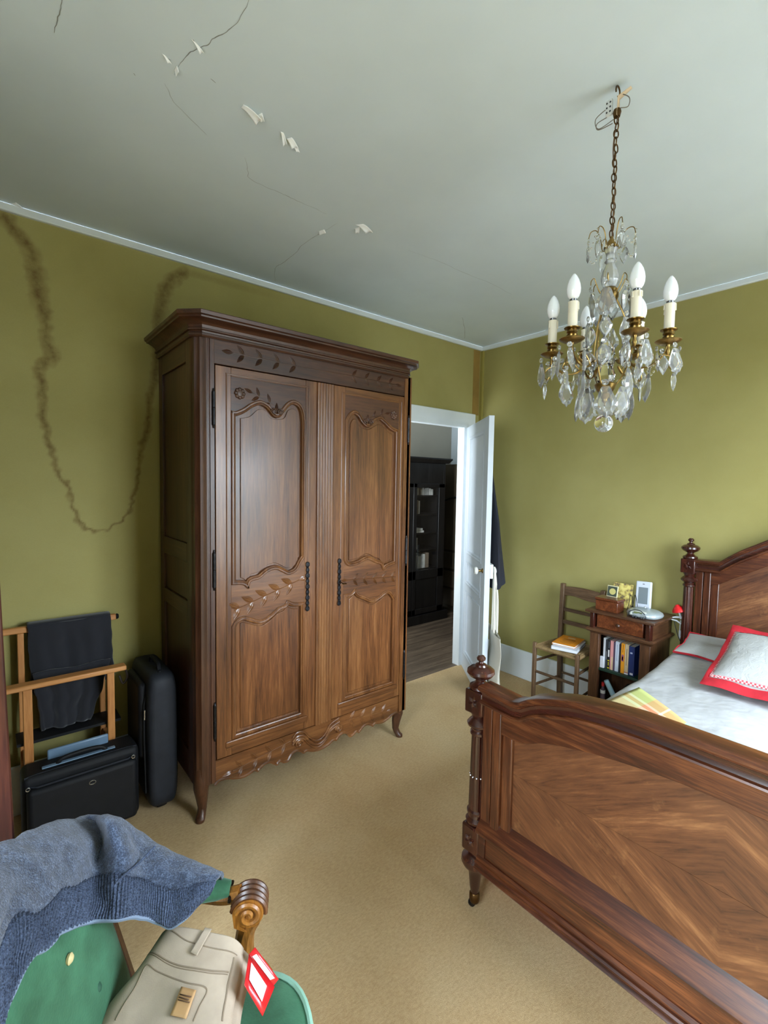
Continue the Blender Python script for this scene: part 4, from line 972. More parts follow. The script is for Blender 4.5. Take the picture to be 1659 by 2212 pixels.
for k in range(6):
    a = A0+k*PI/3+.5; drop(KITE, cp(.062, a, 1.985), a+PI/2+random.uniform(-.5, .5), 1.2, random.uniform(-.15, .15))
    p_ = crom([cp(.02, a, 2.125), cp(.036, a, 2.15), cp(.046, a, 2.175), cp(.055, a, 2.168), cp(.056, a, 2.155)], 5)
    put(MB().tube(p_, .0013, 6), 'hook_wire', M_BRASS)
    drop((PLAQUE, KITE)[k % 2], cp(.056, a, 2.148), a+PI/2+random.uniform(-.4, .4), 1.2, random.uniform(-.1, .1))
    drop(PLAQUE if k % 2 else KITE, cp(.060, a, 2.062), a+PI/2+random.uniform(-.5, .5), 1.1)
    a = A0+k*PI/3                                 # crown sprays
    up_ = .05+.012*(k % 2)
    p_ = crom([cp(.014, a, 2.262), cp(.024, a, 2.262), cp(.030, a, 2.295), cp(.042, a, 2.262+up_), cp(.058, a, 2.262+up_), cp(.064, a, 2.262+up_-.018)], 5)
    put(MB().tube(p_, .0014, 6), 'crown_spray', M_BRASS)
    drop(KITE if k % 2 else SPEAR, cp(.064, a, 2.262+up_-.026), a+PI/2+random.uniform(-.5, .5), .95)
    bead = MB()
    for q in range(9):                            # bead swags between sprays
        s_ = q/8; a2 = a+s_*PI/3; bead.ball(cp(.064, a2, 2.262+up_-.02-.05*math.sin(PI*s_)), .0034, 6, 4)
    put(bead, 'bead_swag', M_GLASS)
    bead = MB()
    for q in range(13):
        s_ = q/12; a2 = A0+(k+s_)*PI/3; bead.ball(cp(.150-.018*math.sin(PI*s_), a2, 1.945-.055*math.sin(PI*s_)), .0036, 6, 4)
    put(bead, 'bead_swag', M_GLASS)

# ================================================================== BEDSIDE
ns = thing('nightstand', 'small walnut bedside cabinet with burl drawer and open shelves', 'nightstand', (3.12, 1.31, 0))
NX0, NX1, NY0, NY1 = 2.975, 3.275, 1.125, 1.495
M_GREEN = plain('green_baize', (24, 56, 44), .5)
bx('top', walnut('Y'), ns, NX0-.025, NX1, NY0-.025, NY1+.025, .752, .768, .004)
mb = MB()
for y0 in (NY0, NY1-.03): mb.box(NX0, NX1, y0, y0+.03, .655, .752)
mb.box(NX0, NX1, NY0, NY1, .645, .66)
mb.build('drawer_case', walnut('X'), ns, .003)
dw = bx('drawer', burl(), ns, NX0-.004, NX1-.03, NY0+.045, NY1-.045, .662, .748, .003)
MB().lathe((NX0-.004, (NY0+NY1)/2, .705), [(.006, 0), (.005, .008), (.011, .014), (.012, .020), (.006, .026), (0, .027)], 14, (-1, 0, 0)).build('knob', walnut('X'), dw, world=False)
for y0, y1 in ((NY0-.004, NY0+.036), (NY1-.036, NY1+.004)):
    pl = [(NX0+.012, y0), (NX0-.012, y0+.008), (NX0-.012, y1-.008), (NX0+.012, y1)]
    MB().prism(pl, 'z', .648, .752).build('corner_block', rosedark('Z'), ns, .002)
MB().sweep([(NX1, NY0, .628), (NX0, NY0, .628), (NX0, NY1, .628), (NX1, NY1, .628)], (0, 0, 1), [(0, 0), (.008, 0), (.018, .008), (.020, .018), (.012, .026), (0, .026)]).build('waist_moulding', walnut('Y'), ns)
mb = MB().box(NX0, NX1, NY0, NY1, .620, .645); mb.build('frame', walnut('Y'), ns, .002)
for y0, y1 in ((NY0+.002, NY0+.062), (NY1-.062, NY1-.002)): bx('stile', walnut('Z'), ns, NX0, NX0+.03, y0, y1, .0, .62, .003)
bx('side_panel', walnut('Z'), ns, NX0+.03, NX1, NY0+.006, NY0+.022, .03, .62)
bx('side_panel', walnut('Z'), ns, NX0+.03, NX1, NY1-.022, NY1-.006, .03, .62)
bx('back_panel', walnut('Z'), ns, NX1-.012, NX1, NY0+.022, NY1-.022, .03, .62)
bx('shelf', M_GREEN, ns, NX0+.01, NX1-.012, NY0+.022, NY1-.022, .385, .40)
bx('shelf', M_GREEN, ns, NX0+.01, NX1-.012, NY0+.022, NY1-.022, .10, .118)
# books on the shelf
def spine(y0, wd, h, col, nm, label, marks=(), tilt=0, pages=True):
    r_ = thing(nm, label, 'book', (NX0+.12, y0+wd/2, .40), 0, 'books in the bedside cabinet')
    m_ = plain('cover_'+'_'.join(map(str, col)), col, .5)
    x0 = NX0+.035; x1 = x0+.13
    MB().box(x0, x1, y0, y0+.0015, .401, .401+h).box(x0, x1, y0+wd-.0015, y0+wd, .401, .401+h).box(x0-.0015, x0, y0, y0+wd, .401, .401+h).build('cover', m_, r_, .0006)
    bx('pages', plain('book_pages', (226, 220, 200), .8), r_, x0, x1-.003, y0+.0016, y0+wd-.0016, .404, .398+h, 0)
    for z0, z1, f0, f1, c_ in marks:
        bx('spine_print', plain('print_'+'_'.join(map(str, c_)), c_, .5), r_, x0-.0022, x0-.0014, y0+wd*f0, y0+wd*f1, .401+h*z0, .401+h*z1, 0)
    return r_
y = NY1-.075
specs = [(.013, .192, (214, 218, 222), 'tall thin white paperback at the end of the shelf row', [(.05, .35, .3, .6, (60, 60, 60))]),
         (.012, .184, (52, 56, 62), 'dark grey paperback beside the thin white book', [(.3, .6, .4, .6, (150, 150, 150))]),
         (.014, .186, (22, 26, 34), 'black paperback with white and yellow lettering on the spine', [(.42, .66, .2, .8, (235, 235, 235)), (.28, .31, .1, .9, (226, 214, 40)), (.02, .06, .1, .9, (226, 214, 40)), (.12, .24, .35, .65, (226, 214, 40)), (.72, .95, .35, .6, (130, 140, 150))]),
         (.019, .186, (226, 158, 156), 'pale pink paperback on the green shelf', [(.0, .45, .0, .55, (230, 200, 160))]),
         (.009, .18, (92, 74, 96), 'thin mauve paperback next to the pink one', []),
         (.022, .19, (206, 214, 228), 'pale blue paperback with faint spine lettering', [(.35, .9, .4, .55, (150, 160, 185))]),
         (.010, .176, (40, 38, 44), 'thin black paperback between blue and orange spines', []),
         (.021, .188, (236, 158, 36), 'orange paperback with a coloured picture on its spine', [(.4, .62, .2, .8, (150, 80, 110)), (.44, .56, .35, .7, (60, 90, 150)), (.7, .95, .4, .55, (120, 70, 20))]),
         (.022, .188, (208, 186, 148), 'tan paperback with a white and red foot', [(.0, .05, .0, 1, (240, 240, 240)), (.05, .07, 0, 1, (170, 40, 40)), (.3, .85, .42, .55, (120, 96, 60))]),
         (.033, .182, (28, 48, 104), 'thick dark blue book at the end of the shelf', [(.03, .10, .15, .7, (225, 225, 235)), (.75, .80, .35, .75, (180, 190, 215))])]
for wd, h, col, lab, marks in specs:
    y -= wd+.0018; spine(y, wd, h, col, 'book', lab, marks)
tag(MB().box(NX0+.018, NX0+.032, NY1-.09, NY1-.064, .4015, .475).build('white_card_box', plain('white_card', (224, 228, 236), .6), bevel=.003), 'small white packet standing before the thin white book', 'packet')
# things on the lower shelf
zt = .1185
tag(MB().lathe((NX0+.075, NY1-.195, .126), [(.0, 0), (.016, 0), (.017, .01), (.016, .21), (.014, .222), (0, .223)], 16, (-.18, .42, .9)).build('spray_can', plain('pale_blue_can', (168, 204, 220), .35), smooth=40), 'pale blue cylinder leaning under the green shelf', 'can')
bt = thing('bottle', 'small dark bottle with red cap on the lower shelf', 'bottle', (NX0+.04, NY1-.08, zt))
MB().lathe((NX0+.04, NY1-.082, zt), [(0, 0), (.014, 0), (.015, .005), (.015, .13), (.008, .15), (.008, .16)], 14).build('body', plain('mauve_glass', (90, 76, 92), .3), bt)
MB().lathe((NX0+.04, NY1-.082, zt), [(.0095, .16), (.0095, .185), (.0, .187)], 12).build('cap', plain('red_plastic', (190, 40, 44), .4), bt)
MB().lathe((NX0+.04, NY1-.082, zt), [(.0155, .115), (.0155, .135)], 14).build('label_band', plain('white_paper', (226, 226, 226), .6), bt)
def sack(u, v):
    a = u*2*PI; q = math.sin(PI*(.12+.80*v)); n_ = 1+.12*noise.noise(Vector((math.cos(a)*2, math.sin(a)*2, v*3)))
    return Vector((NX0+.17+.07*math.cos(a)*q*n_, NY0+.18+.055*math.sin(a)*q*n_, zt+.17*v))
g = MB().grid(sack, 24, 10); g.f.append(list(range(24))); g.f.append([10*25+k for k in range(24)])
tag(g.build('toilet_bag', M_CHAR), 'crumpled charcoal pouch on the lower bedside shelf', 'pouch')
wl = thing('box_file', 'narrow dark box with a white label under the green shelf', 'box', (NX0+.06, NY0+.10, zt))
bx('body', plain('dark_box', (38, 38, 42), .6), wl, NX0+.032, NX0+.19, NY0+.085, NY0+.118, zt, zt+.235)
bx('spine_label', plain('white_paper', (226, 226, 226), .6), wl, NX0+.030, NX0+.0325, NY0+.088, NY0+.115, zt+.06, zt+.225, 0)
mb = MB(); xx = NX0+.029; yy = NY0+.1015; zz = zt+.14
mb.box(xx, xx+.0012, yy-.008, yy+.008, zz+.016, zz+.021).box(xx, xx+.0012, yy+.004, yy+.008, zz-.012, zz+.02).box(xx, xx+.0012, yy-.008, yy+.004, zz-.012, zz-.007).box(xx, xx+.0012, yy-.008, yy-.004, zz-.012, zz+.006).box(xx, xx+.0012, yy-.008, yy, zz+.002, zz+.006)
mb.build('printed_mark', plain('black_print', (24, 24, 28), .5), wl)
tag(bx('red_box', plain('red_card', (160, 34, 50), .6), None, NX0+.04, NX0+.19, NY0+.028, NY0+.078, zt, zt+.19, .002), 'dark red book-like box beside the labelled box', 'box')
# on top
TZ = .7682
bxn = thing('wooden_box', 'small burl wood box on the bedside cabinet', 'box', (3.06, 1.40, TZ))
bx('body', burl(), bxn, 2.995, 3.085, 1.335, 1.475, TZ, .832, .003); bx('lid', burl(), bxn, 2.99, 3.09, 1.33, 1.48, .834, .850, .004)
t = NT('yellow_card'); co = t.coord('Object', (30, 30, 30))
t.base(t.ramp(t.noise(co, 1.4, 3), [(.34, lin((104, 88, 70))), (.46, lin((190, 168, 90))), (.62, lin((222, 206, 120)))])); t.set(Roughness=.6); M_CARD = t.m
cd = thing('greeting_card', 'yellow patterned card standing behind the burl box', 'card', (3.2, 1.40, TZ))
MB().obox((3.19, 1.395, TZ+.078), (0, 1, 0), (.17, 0, .985), (.985, 0, -.17), .062, .078, .0012).build('card', M_CARD, cd)
fr = thing('picture_frame', 'little dark-edged picture with a pale oval propped on the box', 'picture', (3.06, 1.41, .8505))
MB().obox((3.072, 1.405, .8505+.036), (0, 1, 0), (.2, 0, .98), (.98, 0, -.2), .034, .036, .003).build('mount', plain('cream_mount', (214, 206, 166), .6), fr, .001)
MB().obox((3.0695, 1.405, .8505+.036), (0, 1, 0), (.2, 0, .98), (.98, 0, -.2), .029, .031, .0034).build('picture', plain('dark_picture', (62, 70, 58), .6), fr)
MB().lathe((3.066, 1.402, .8505+.036), [(.0, 0), (.020, 0), (.020, .001), (0, .001)], 20, (-.98, 0, .2)).build('oval', plain('pale_oval', (190, 180, 110), .6), fr)
wh = thing('weather_station', 'silver handset with grey screen leaning at the wall', 'display', (3.23, 1.27, TZ))
ax_ = Vector((0, 1, 0)); up_ = Vector((.16, .05, .98)).normalized(); nn = ax_.cross(up_).normalized(); ax_ = up_.cross(nn)
cc = Vector((3.195, 1.265, TZ+.095))
MB().obox(cc, ax_, up_, nn, .047, .095, .009).build('case', plain('silver_plastic', (206, 212, 222), .3), wh, .007, seg=3)
fs = -1 if nn.x > 0 else 1
MB().obox(cc+nn*fs*.0095+up_*.005, ax_, up_, nn, .028, .052, .0008).build('screen', plain('lcd_grey', (120, 130, 134), .25), wh)
MB().obox(cc+nn*fs*.0095+up_*.078, ax_, up_, nn, .006, .002, .0008).build('logo_dot', plain('dark_hole', (40, 40, 44), .6), wh)
gl = thing('glasses', 'thin dark spectacles standing folded before the silver handset', 'glasses', (3.09, 1.29, TZ))
mb = MB()
for q in (0, .018): mb.tube(crom([(3.095+q, 1.322-q, TZ+.004), (3.105+q, 1.315-q, TZ+.05), (3.11+q, 1.31-q, TZ+.105), (3.112+q, 1.303-q, TZ+.10), (3.115+q, 1.296-q, TZ+.06), (3.118+q, 1.29-q, TZ+.004)], 6), .002, 6)
mb.build('frame', M_BLACK, gl)
rd = thing('radio', 'silver rounded CD radio on the bedside cabinet', 'radio', (3.05, 1.20, TZ))
M_SILV = plain('silver_grey', (172, 182, 184), .3, .3)
rr = []
for z_, k_ in ((0.0, .80), (.008, .96), (.018, 1.0), (.030, .95), (.040, .78), (.046, .45), (.047, .1)):
    rr.append([Vector((3.075+.085*k_*math.copysign(abs(math.cos(a))**.75, math.cos(a)), 1.205+.098*k_*math.copysign(abs(math.sin(a))**.75, math.sin(a)), TZ+z_)) for a in [2*PI*q/32 for q in range(32)]])
MB().loft(rr).build('case', M_SILV, rd, smooth=60)
MB().obox((3.002, 1.215, TZ+.028), (0, 1, 0), (.5, 0, .86), (.86, 0, -.5), .045, .016, .003).build('front_panel', plain('panel_grey', (196, 200, 190), .3), rd, .003)
MB().obox((2.999, 1.215, TZ+.031), (0, 1, 0), (.5, 0, .86), (.86, 0, -.5), .024, .006, .003).build('display', plain('lcd_olive', (104, 112, 70), .3), rd, .001)
MB().tube(crom([(2.988, 1.268, TZ+.006), (2.985, 1.262, TZ+.030), (2.995, 1.235, TZ+.047), (2.995, 1.20, TZ+.047), (2.985, 1.170, TZ+.030), (2.988, 1.164, TZ+.006)], 6), .0028, 8).build('carry_handle', plain('chrome', (120, 126, 134), .15, .9), rd)
for yy in (1.237, 1.22, 1.19, 1.178): MB().lathe((2.985, yy, TZ+.006), [(.0, 0), (.007, 0), (.007, .006), (.004, .009), (0, .009)], 12, (-.3, 0, .95)).build('button', plain('chrome', (120, 126, 134), .15, .9), rd)
MB().lathe((3.11, 1.22, TZ+.044), [(.008, 0), (.006, .006), (0, .010)], 10).build('button', M_SILV, rd)
# red clip lamp
lp = thing('clip_lamp', 'small red clip-on lamp clamped to the bedside cabinet', 'lamp', (3.215, 1.09, .74))
M_LRED = plain('lamp_red', (206, 30, 34), .3, coat=.4); M_LWH = plain('lamp_white', (206, 212, 216), .35)
LX = 3.215
def lx(u, v, dx=0): return P(u, v, x=LX+dx)
MB().tube([lx(1471, 1337), lx(1468, 1325), lx(1466, 1318)], .006, 10).build('stem', M_LWH, lp)
MB().lathe(lx(1467, 1322), [(.034, 0), (.037, .003), (.034, .014), (.026, .026), (.016, .036), (.010, .044), (.0, .046)], 20, (-.05, .30, .95)).build('shade', M_LRED, lp)
MB().tube([lx(1447, 1334), lx(1460, 1333), lx(1474, 1334)], [.003, .006, .006], 8).tube([lx(1447, 1337), lx(1462, 1341), lx(1471, 1348)], [.003, .005, .004], 8).build('clip', M_LWH, lp)
MB().tube([lx(1470, 1340), lx(1468, 1362)], .0028, 8).build('clip_arm', M_LWH, lp)
MB().tube([lx(1468, 1362), lx(1470, 1374), lx(1474, 1388)], [.005, .011, .004], 10).build('switch', M_LWH, lp)
MB().tube(crom([lx(1456, 1342), lx(1461, 1362), lx(1467, 1380), lx(1475, 1392), lx(1482, 1400)], 6), .0022, 6).build('cable', plain('black_cable', (28, 30, 30), .5), lp)

# ---- rush-seated chair
ch2 = thing('rush_chair', 'old wooden ladder-back chair with woven rush seat by the wall', 'chair', (3.08, 1.69, 0))
WC = wood('chair_wood', (58, 40, 26), (104, 78, 54), (140, 110, 80), 'Z', 10, .08, .5, .05, .35)
WCy = wood('chair_wood', (58, 40, 26), (104, 78, 54), (140, 110, 80), 'Y', 10, .08, .5, .05, .35)
fx = 2.905
for (x, y, h) in ((fx, 1.845, .472), (fx-.002, 1.532, .472)): MB().tube([(x, y, 0), (x, y, h)], .0165, 4).build('leg', WC, ch2, .003)
MB().loft([[Vector((x+dx*s_, y+dy*s_, z_)) for dx, dy in ((-.016, -.016), (.016, -.016), (.016, .016), (-.016, .016))] for x, y, z_, s_ in ((3.20, 1.815, 0, 1), (3.195, 1.822, .44, 1), (3.235, 1.838, .845, .95))]).build('leg', WC, ch2, .003)
MB().loft([[Vector((x+dx*s_, y+dy*s_, z_)) for dx, dy in ((-.016, -.016), (.016, -.016), (.016, .016), (-.016, .016))] for x, y, z_, s_ in ((3.20, 1.555, 0, 1), (3.195, 1.552, .44, 1), (3.235, 1.540, .845, .95))]).build('leg', WC, ch2, .003)
def slat(z0, z1, wave, xx):
    n = 20; ys = [1.835+(1.545-1.835)*k/n for k in range(n+1)]
    up = [(y, z1+wave*math.sin(PI*k/n)*.6) for k, y in enumerate(ys)]; lo_ = [(y, z0+wave*.9*math.sin(2*PI*k/n)*.5-wave*.3) for k, y in enumerate(ys)]
    return MB().strip(up, lo_, 'x', xx-.006, xx+.006).build('slat', WCy, ch2, .002)
slat(.765, .825, .018, 3.226); slat(.650, .674, .0, 3.216); slat(.560, .588, .0, 3.206)
for z_ in (.14, .27): MB().tube([(fx, 1.85, z_), (fx, 1.53, z_)], .010, 8).build('stretcher', WCy, ch2) if z_ > .2 else None
for z_ in (.17, .34):
    for y0, y1 in ((1.845, 1.818), (1.53, 1.555)): MB().tube([(fx, y0, z_), (3.20, y1, z_)], .009, 8).build('stretcher', WC, ch2)
MB().tube([(3.20, 1.82, .20), (3.20, 1.555, .20)], .009, 8).build('stretcher', WCy, ch2)
# woven rush seat: four triangular fields of strands
M_RUSH = wood('rush', (104, 80, 48), (150, 122, 80), (182, 154, 108), 'Y', 40, .2, .8, 0, .3)
M_RUSHX = wood('rush', (104, 80, 48), (150, 122, 80), (182, 154, 108), 'X', 40, .2, .8, 0, .3)
cn = [Vector((fx, 1.845, .452)), Vector((fx, 1.532, .452)), Vector((3.195, 1.552, .452)), Vector((3.195, 1.822, .452))]
ctr = sum(cn, Vector())/4
for e in range(4):
    a_, b_ = cn[e], cn[(e+1) % 4]; m_ = MB(); n = 15
    for k in range(n):
        s_ = (k+.5)/n; p0 = a_.lerp(ctr, s_); p1 = b_.lerp(ctr, s_); rr_ = .5*(ctr-(a_+b_)/2).length/n*1.15
        sag = Vector((0, 0, -.012*s_+.004*math.sin(s_*40)*.3)); m_.tube([p0+sag, (p0+p1)/2+sag+Vector((0, 0, .002)), p1+sag], rr_, 6)
    m_.tube([a_-Vector((0, 0, .010)), b_-Vector((0, 0, .010))], .0125, 8)
    o = m_.build('rush_weave', M_RUSH if e % 2 == 0 else M_RUSHX, ch2); o['kind'] = 'stuff'
# two books on the seat
def flatbook(c_, u_, L_, W_b, z0, th, cov, label, deco=False):
    u_ = Vector(u_).normalized(); v_ = Vector((-u_.y, u_.x, 0)); c_ = Vector(c_)
    r_ = thing('book', label, 'book', (c_.x, c_.y, z0)); m_ = plain('cover_'+'_'.join(map(str, cov)), cov, .45)
    up = Vector((0, 0, 1))
    MB().obox(c_+up*(z0+.0008), u_, v_, up, L_/2, W_b/2, .0008).obox(c_+up*(z0+th-.0008), u_, v_, up, L_/2, W_b/2, .0008).obox(c_+up*(z0+th/2)+v_*W_b*.497, u_, v_, up, L_/2, .001, th/2).build('cover', m_, r_)
    MB().obox(c_+up*(z0+th/2), u_, v_, up, L_/2-.001, W_b/2-.0025, th/2-.0016).build('pages', plain('white_pages', (232, 234, 238), .7), r_)
    if deco:
        for q, (o_, l_, w2, cc_) in enumerate([(.062, .05, .018, (226, 190, 150)), (.020, .082, .004, (92, 56, 20)), (.004, .08, .0022, (150, 96, 30)), (-.012, .08, .0022, (150, 96, 30)), (-.03, .06, .0022, (150, 96, 30)), (-.048, .085, .0022, (150, 96, 30)), (-.066, .07, .0022, (150, 96, 30))]):
            MB().obox(c_+up*(z0+th+.0002)+u_*o_, u_, v_, up, w2/2+.002, l_/2, .0003).build('cover_print', plain('print_'+'_'.join(map(str, cc_)), cc_, .5), r_)
flatbook((3.03, 1.665, 0), (.97, .25, 0), .235, .165, .4625, .020, (210, 214, 224), 'white paperback under the orange one on the rush seat')
flatbook((3.055, 1.68, 0), (.98, .18, 0), .215, .15, .483, .012, (224, 140, 34), 'orange covered paperback lying on top on the rush chair', True)

# ================================================================== LEFT CORNER
# dark wardrobe whose edge enters the frame
wr = thing("wardrobe", 'tall dark mahogany wardrobe beside the black briefcase', "wardrobe", (-.50, 1.56, 0))
MAH = wood('mahogany', (34, 14, 10), (62, 28, 20), (92, 48, 32), 'Z', 7, .06, .35, .3, .35)
wy0, wy1, wh_ = 1.27, 1.86, 2.05
wxb, wxt = P(40, 1800, y=wy0).x, P(-6, 1100, y=wy0).x          # the corner post tapers upwards
bx('side', MAH, wr, XL+.03, wxt-.02, wy0+.01, wy0+.03, .06, wh_); bx('side', MAH, wr, XL+.03, wxt-.02, wy1-.03, wy1, .06, wh_)
for yy in (wy0, wy1-.05):
    MB().loft([[Vector((x, y, z)) for x, y in ((x1-.05, yy), (x1, yy), (x1, yy+.05), (x1-.05, yy+.05))] for z, x1 in ((0, wxb+.004), (.45, wxb), (1.38, wxt), (wh_, wxt-.004))]).build('corner_post', MAH, wr, .004)
bx('back_panel', MAH, wr, XL+.018, XL+.03, wy0, wy1, .06, wh_); bx('base', MAH, wr, XL+.03, wxt-.02, wy0+.03, wy1-.03, .05, .12); bx('top', MAH, wr, XL+.03, wxt-.02, wy0+.03, wy1-.03, wh_-.03, wh_)
bx('door', MAH, wr, wxt-.045, wxt-.02, wy0+.05, wy1-.05, .13, wh_-.04, .003)

# pale folding clothes frame with dark trousers over it
BEE = wood('beech', (164, 102, 48), (194, 132, 72), (212, 152, 92), 'X', 9, .07, .45, .1, .2); BEEZ = wood('beech', (164, 102, 48), (194, 132, 72), (212, 152, 92), 'Z', 9, .07, .45, .1, .2)
rk = thing('folding_chair', 'pale beech folding chair frame against the olive wall under trousers', 'chair', (.28, 2.57, 0))
ya, yb = 2.50, 2.645
za = P(146, 1461, y=ya).z; zb_ = P(130, 1345, y=yb).z
xa0, xa1 = P(0, 1490, y=ya).x, P(271, 1437, y=ya).x; xb0, xb1 = P(0, 1368, y=yb).x, P(250, 1331, y=yb).x
MB().box(xa0, xa1, ya-.028, ya+.028, za-.018, za+.004).build('armrest', BEE, rk, .005)
MB().box(xb0, xb1, yb-.012, yb+.012, zb_-.022, zb_+.006).build('top_rail', BEE, rk, .004)
MB().lathe((xb1, yb, zb_-.008), [(.012, 0), (.014, .006), (.010, .012), (0, .013)], 10, (1, 0, 0)).build('end_cap', M_BLACK, rk)
for u0, u1 in ((50, 71), (232, 248)):
    xx0 = P(u0, 1560, y=ya).x; xx1 = P(u1, 1560, y=ya).x
    MB().box(xx0, xx1, ya-.012, ya+.012, .0, za-.018).build('leg', BEEZ, rk, .003)
    MB().box(xx0-.008, xx0+.016, yb-.010, yb+.010, .0, zb_-.022).build('leg', BEEZ, rk, .003)
    MB().box(xx0, xx0+.02, ya+.012, yb-.010, .30, .33).build('side_rail', BEEZ, rk, .003)
MB().box(xa0+.05, xa1-.02, ya+.013, yb-.011, .40, .412).build('seat_canvas', M_BLACK, rk)
t = NT('dark_trouser_cloth'); t.base(lin((21, 22, 29))); t.set(Roughness=.9); t.b.inputs['Sheen Weight'].default_value = .25; t.bump(t.noise(t.coord(), 700, 2), .3, .001); M_TROU = t.m
tr = thing('trousers', 'dark navy trousers draped over the pale folding chair', 'trousers', (.25, 2.6, .42))
def drape(x0a, x1a, x0b, x1b, ztop, zbot, yy, amp, seed):
    def fn(u, v):
        x = (x0a+(x1a-x0a)*u)*(1-v)+(x0b+(x1b-x0b)*u)*v; z_ = ztop+(zbot-ztop)*v
        f_ = amp*min(1, v*3+.15)*(math.sin(u*13+seed+2*v)+.6*math.sin(u*29+seed*2-1.5*v)+.8*noise.noise(Vector((u*3, v*4, seed))))
        return Vector((x+.01*noise.noise(Vector((u*2, v*5, seed+3))), yy+f_-.010*v, z_+.004*math.sin(u*9)))
    return fn
tl, tr_ = P(58, 1357, y=yb).x, P(236, 1335, y=yb).x
yf = yb-.022
MB().grid(drape(tl, tr_, P(68, 1500, y=yf).x, P(246, 1430, y=yf).x, zb_+.010, P(150, 1478, y=yf).z, yf, .006, 1.0), 40, 24).build('waist_part', M_TROU, tr, solid=.012, recalc=False)
MB().grid(drape(tl, tr_, tl+.02, tr_-.01, zb_+.010, zb_-.32, yb+.020, .004, 2.0), 30, 16).build('back_part', M_TROU, tr, solid=.010, recalc=False)
MB().grid(lambda u, v: Vector((tl+(tr_-tl)*u, yb+(.026)*math.cos(PI*v), zb_+.010+.006*math.sin(PI*v))), 30, 8).build('fold', M_TROU, tr, solid=.010, recalc=False)
y2 = yf-.030
MB().grid(drape(P(70, 1450, y=y2).x, P(238, 1400, y=y2).x, P(92, 1600, y=y2).x, P(195, 1575, y=y2).x, P(150, 1440, y=y2).z, .415, y2, .008, 4.0), 40, 24).build('leg_part', M_TROU, tr, solid=.016, recalc=False)

bl2 = MB().tube(crom([(xa1-.02, ya+.036, za-.01), (xa1+.004, ya+.030, za-.03), (xa1+.012, ya+.030, za-.075), (xa1-.006, ya+.032, za-.10), (xa1-.02, ya+.034, za-.06)], 6), .005, 6)
tag(bl2.build('belt', plain('dark_leather', (40, 32, 26), .5)), 'dark leather belt looped at the end of the beech armrest', 'belt')
# wheeled laptop case
sx0, sx1, sy0, sy1, sz = .075, .505, 2.30, 2.475, .345
sc1 = thing('briefcase', 'black soft wheeled briefcase standing before the beech chair', 'suitcase', ((sx0+sx1)/2, 2.39, 0))
bx('body', M_BLACK, sc1, sx0, sx1, sy0+.03, sy1, .02, sz, .025, seg=4)
bx('front_pocket', M_BLACK, sc1, sx0+.015, sx1-.015, sy0, sy0+.05, .03, sz-.045, .02, seg=4)
for z_ in (sz-.040, sz-.006):
    MB().tube([(sx0+.01, sy0+.045, z_), (sx0+.05, sy0+.012 if z_ < sz-.02 else sy0+.05, z_+.002), (sx1-.05, sy0+.012 if z_ < sz-.02 else sy0+.05, z_+.002), (sx1-.01, sy0+.045, z_)], .004, 6).build('zip', M_CHAR, sc1)
MB().tube(crom([(.20, sy0+.075, sz), (.22, sy0+.075, sz+.022), (.30, sy0+.075, sz+.028), (.36, sy0+.075, sz+.022), (.38, sy0+.075, sz)], 6), .009, 8).build('handle', M_BLACK, sc1)
M_SLEEVE = plain('grey_blue_plastic', (104, 128, 150), .35)
bx('trolley_handle', M_SLEEVE, sc1, .17, .40, sy1-.035, sy1-.020, sz-.02, sz+.04, .006)
MB().obox((.28, sy0+.075, sz+.004), (1, 0, 0), (0, 1, 0), (0, 0, 1), .135, .010, .003).build('top_trim', M_SLEEVE, sc1, .003)
M_CHR = plain('chrome_pull', (190, 190, 186), .25, .9)
for xx in (sx0+.02, sx1-.03): MB().tube([(xx+.007*math.cos(q*PI/4), sy0+.01, sz-.035+.007*math.sin(q*PI/4)) for q in range(8)], .0016, 5, closed=True).build('zip_pull', M_CHR, sc1)
MB().tube([(.315+.012*math.cos(q*PI/8), sy0-.001, sz-.085+.008*math.sin(q*PI/8)) for q in range(16)], .0018, 6, closed=True).build('emblem', M_CHR, sc1)
for xx in (sx0+.03, sx1-.03): MB().lathe((xx-.01, sy1-.03, .022), [(0, 0), (.02, 0), (.022, .004), (.022, .016), (.02, .02), (0, .02)], 14, (1, 0, 0)).build('wheel', M_CHAR, sc1)
# upright suitcase between briefcase and armoire
sc2 = thing('suitcase', 'tall black fabric suitcase standing against the side of the armoire', 'suitcase', (.60, 2.45, 0))
ux0, ux1, uy0, uy1, uz = .535, .672, 2.30, 2.64, .655
rings = []
for y_, k_ in ((uy0, .0), (uy0+.004, .55), (uy0+.02, .86), (uy0+.05, 1.0), (uy0+.09, 1.0), (uy1-.03, 1.0), (uy1, .93)):
    rg = []
    for q in range(28):
        a = 2*PI*q/28; ca_, sa_ = math.cos(a), math.sin(a)
        rg.append(Vector(((ux0+ux1)/2+(ux1-ux0)/2*(.55+.45*k_)*math.copysign(abs(ca_)**.35, ca_), y_, .02+(uz-.02)/2+(uz-.02)/2*(.80+.20*k_)*math.copysign(abs(sa_)**.35, sa_))))
    rings.append(rg)
MB().loft(rings).build('body', M_CHAR, sc2, smooth=60)
bx('side_pocket', M_BLACK, sc2, ux0-.026, ux0+.012, uy0+.055, uy1-.04, .26, uz-.04, .03, seg=4)
MB().tube([(ux0-.002, uy0+.042, .10), (ux0-.006, uy0+.045, .35), (ux0-.004, uy0+.050, .52), (ux0+.02, uy0+.05, uz-.03), ((ux0+ux1)/2, uy0+.055, uz+.002)], .005, 6).build('zip', M_BLACK, sc2)
MB().tube([(ux0-.006, uy0+.030, .50), (ux0-.007, uy0+.030, .455)], .003, 6).build('zip_pull', M_CHR, sc2)
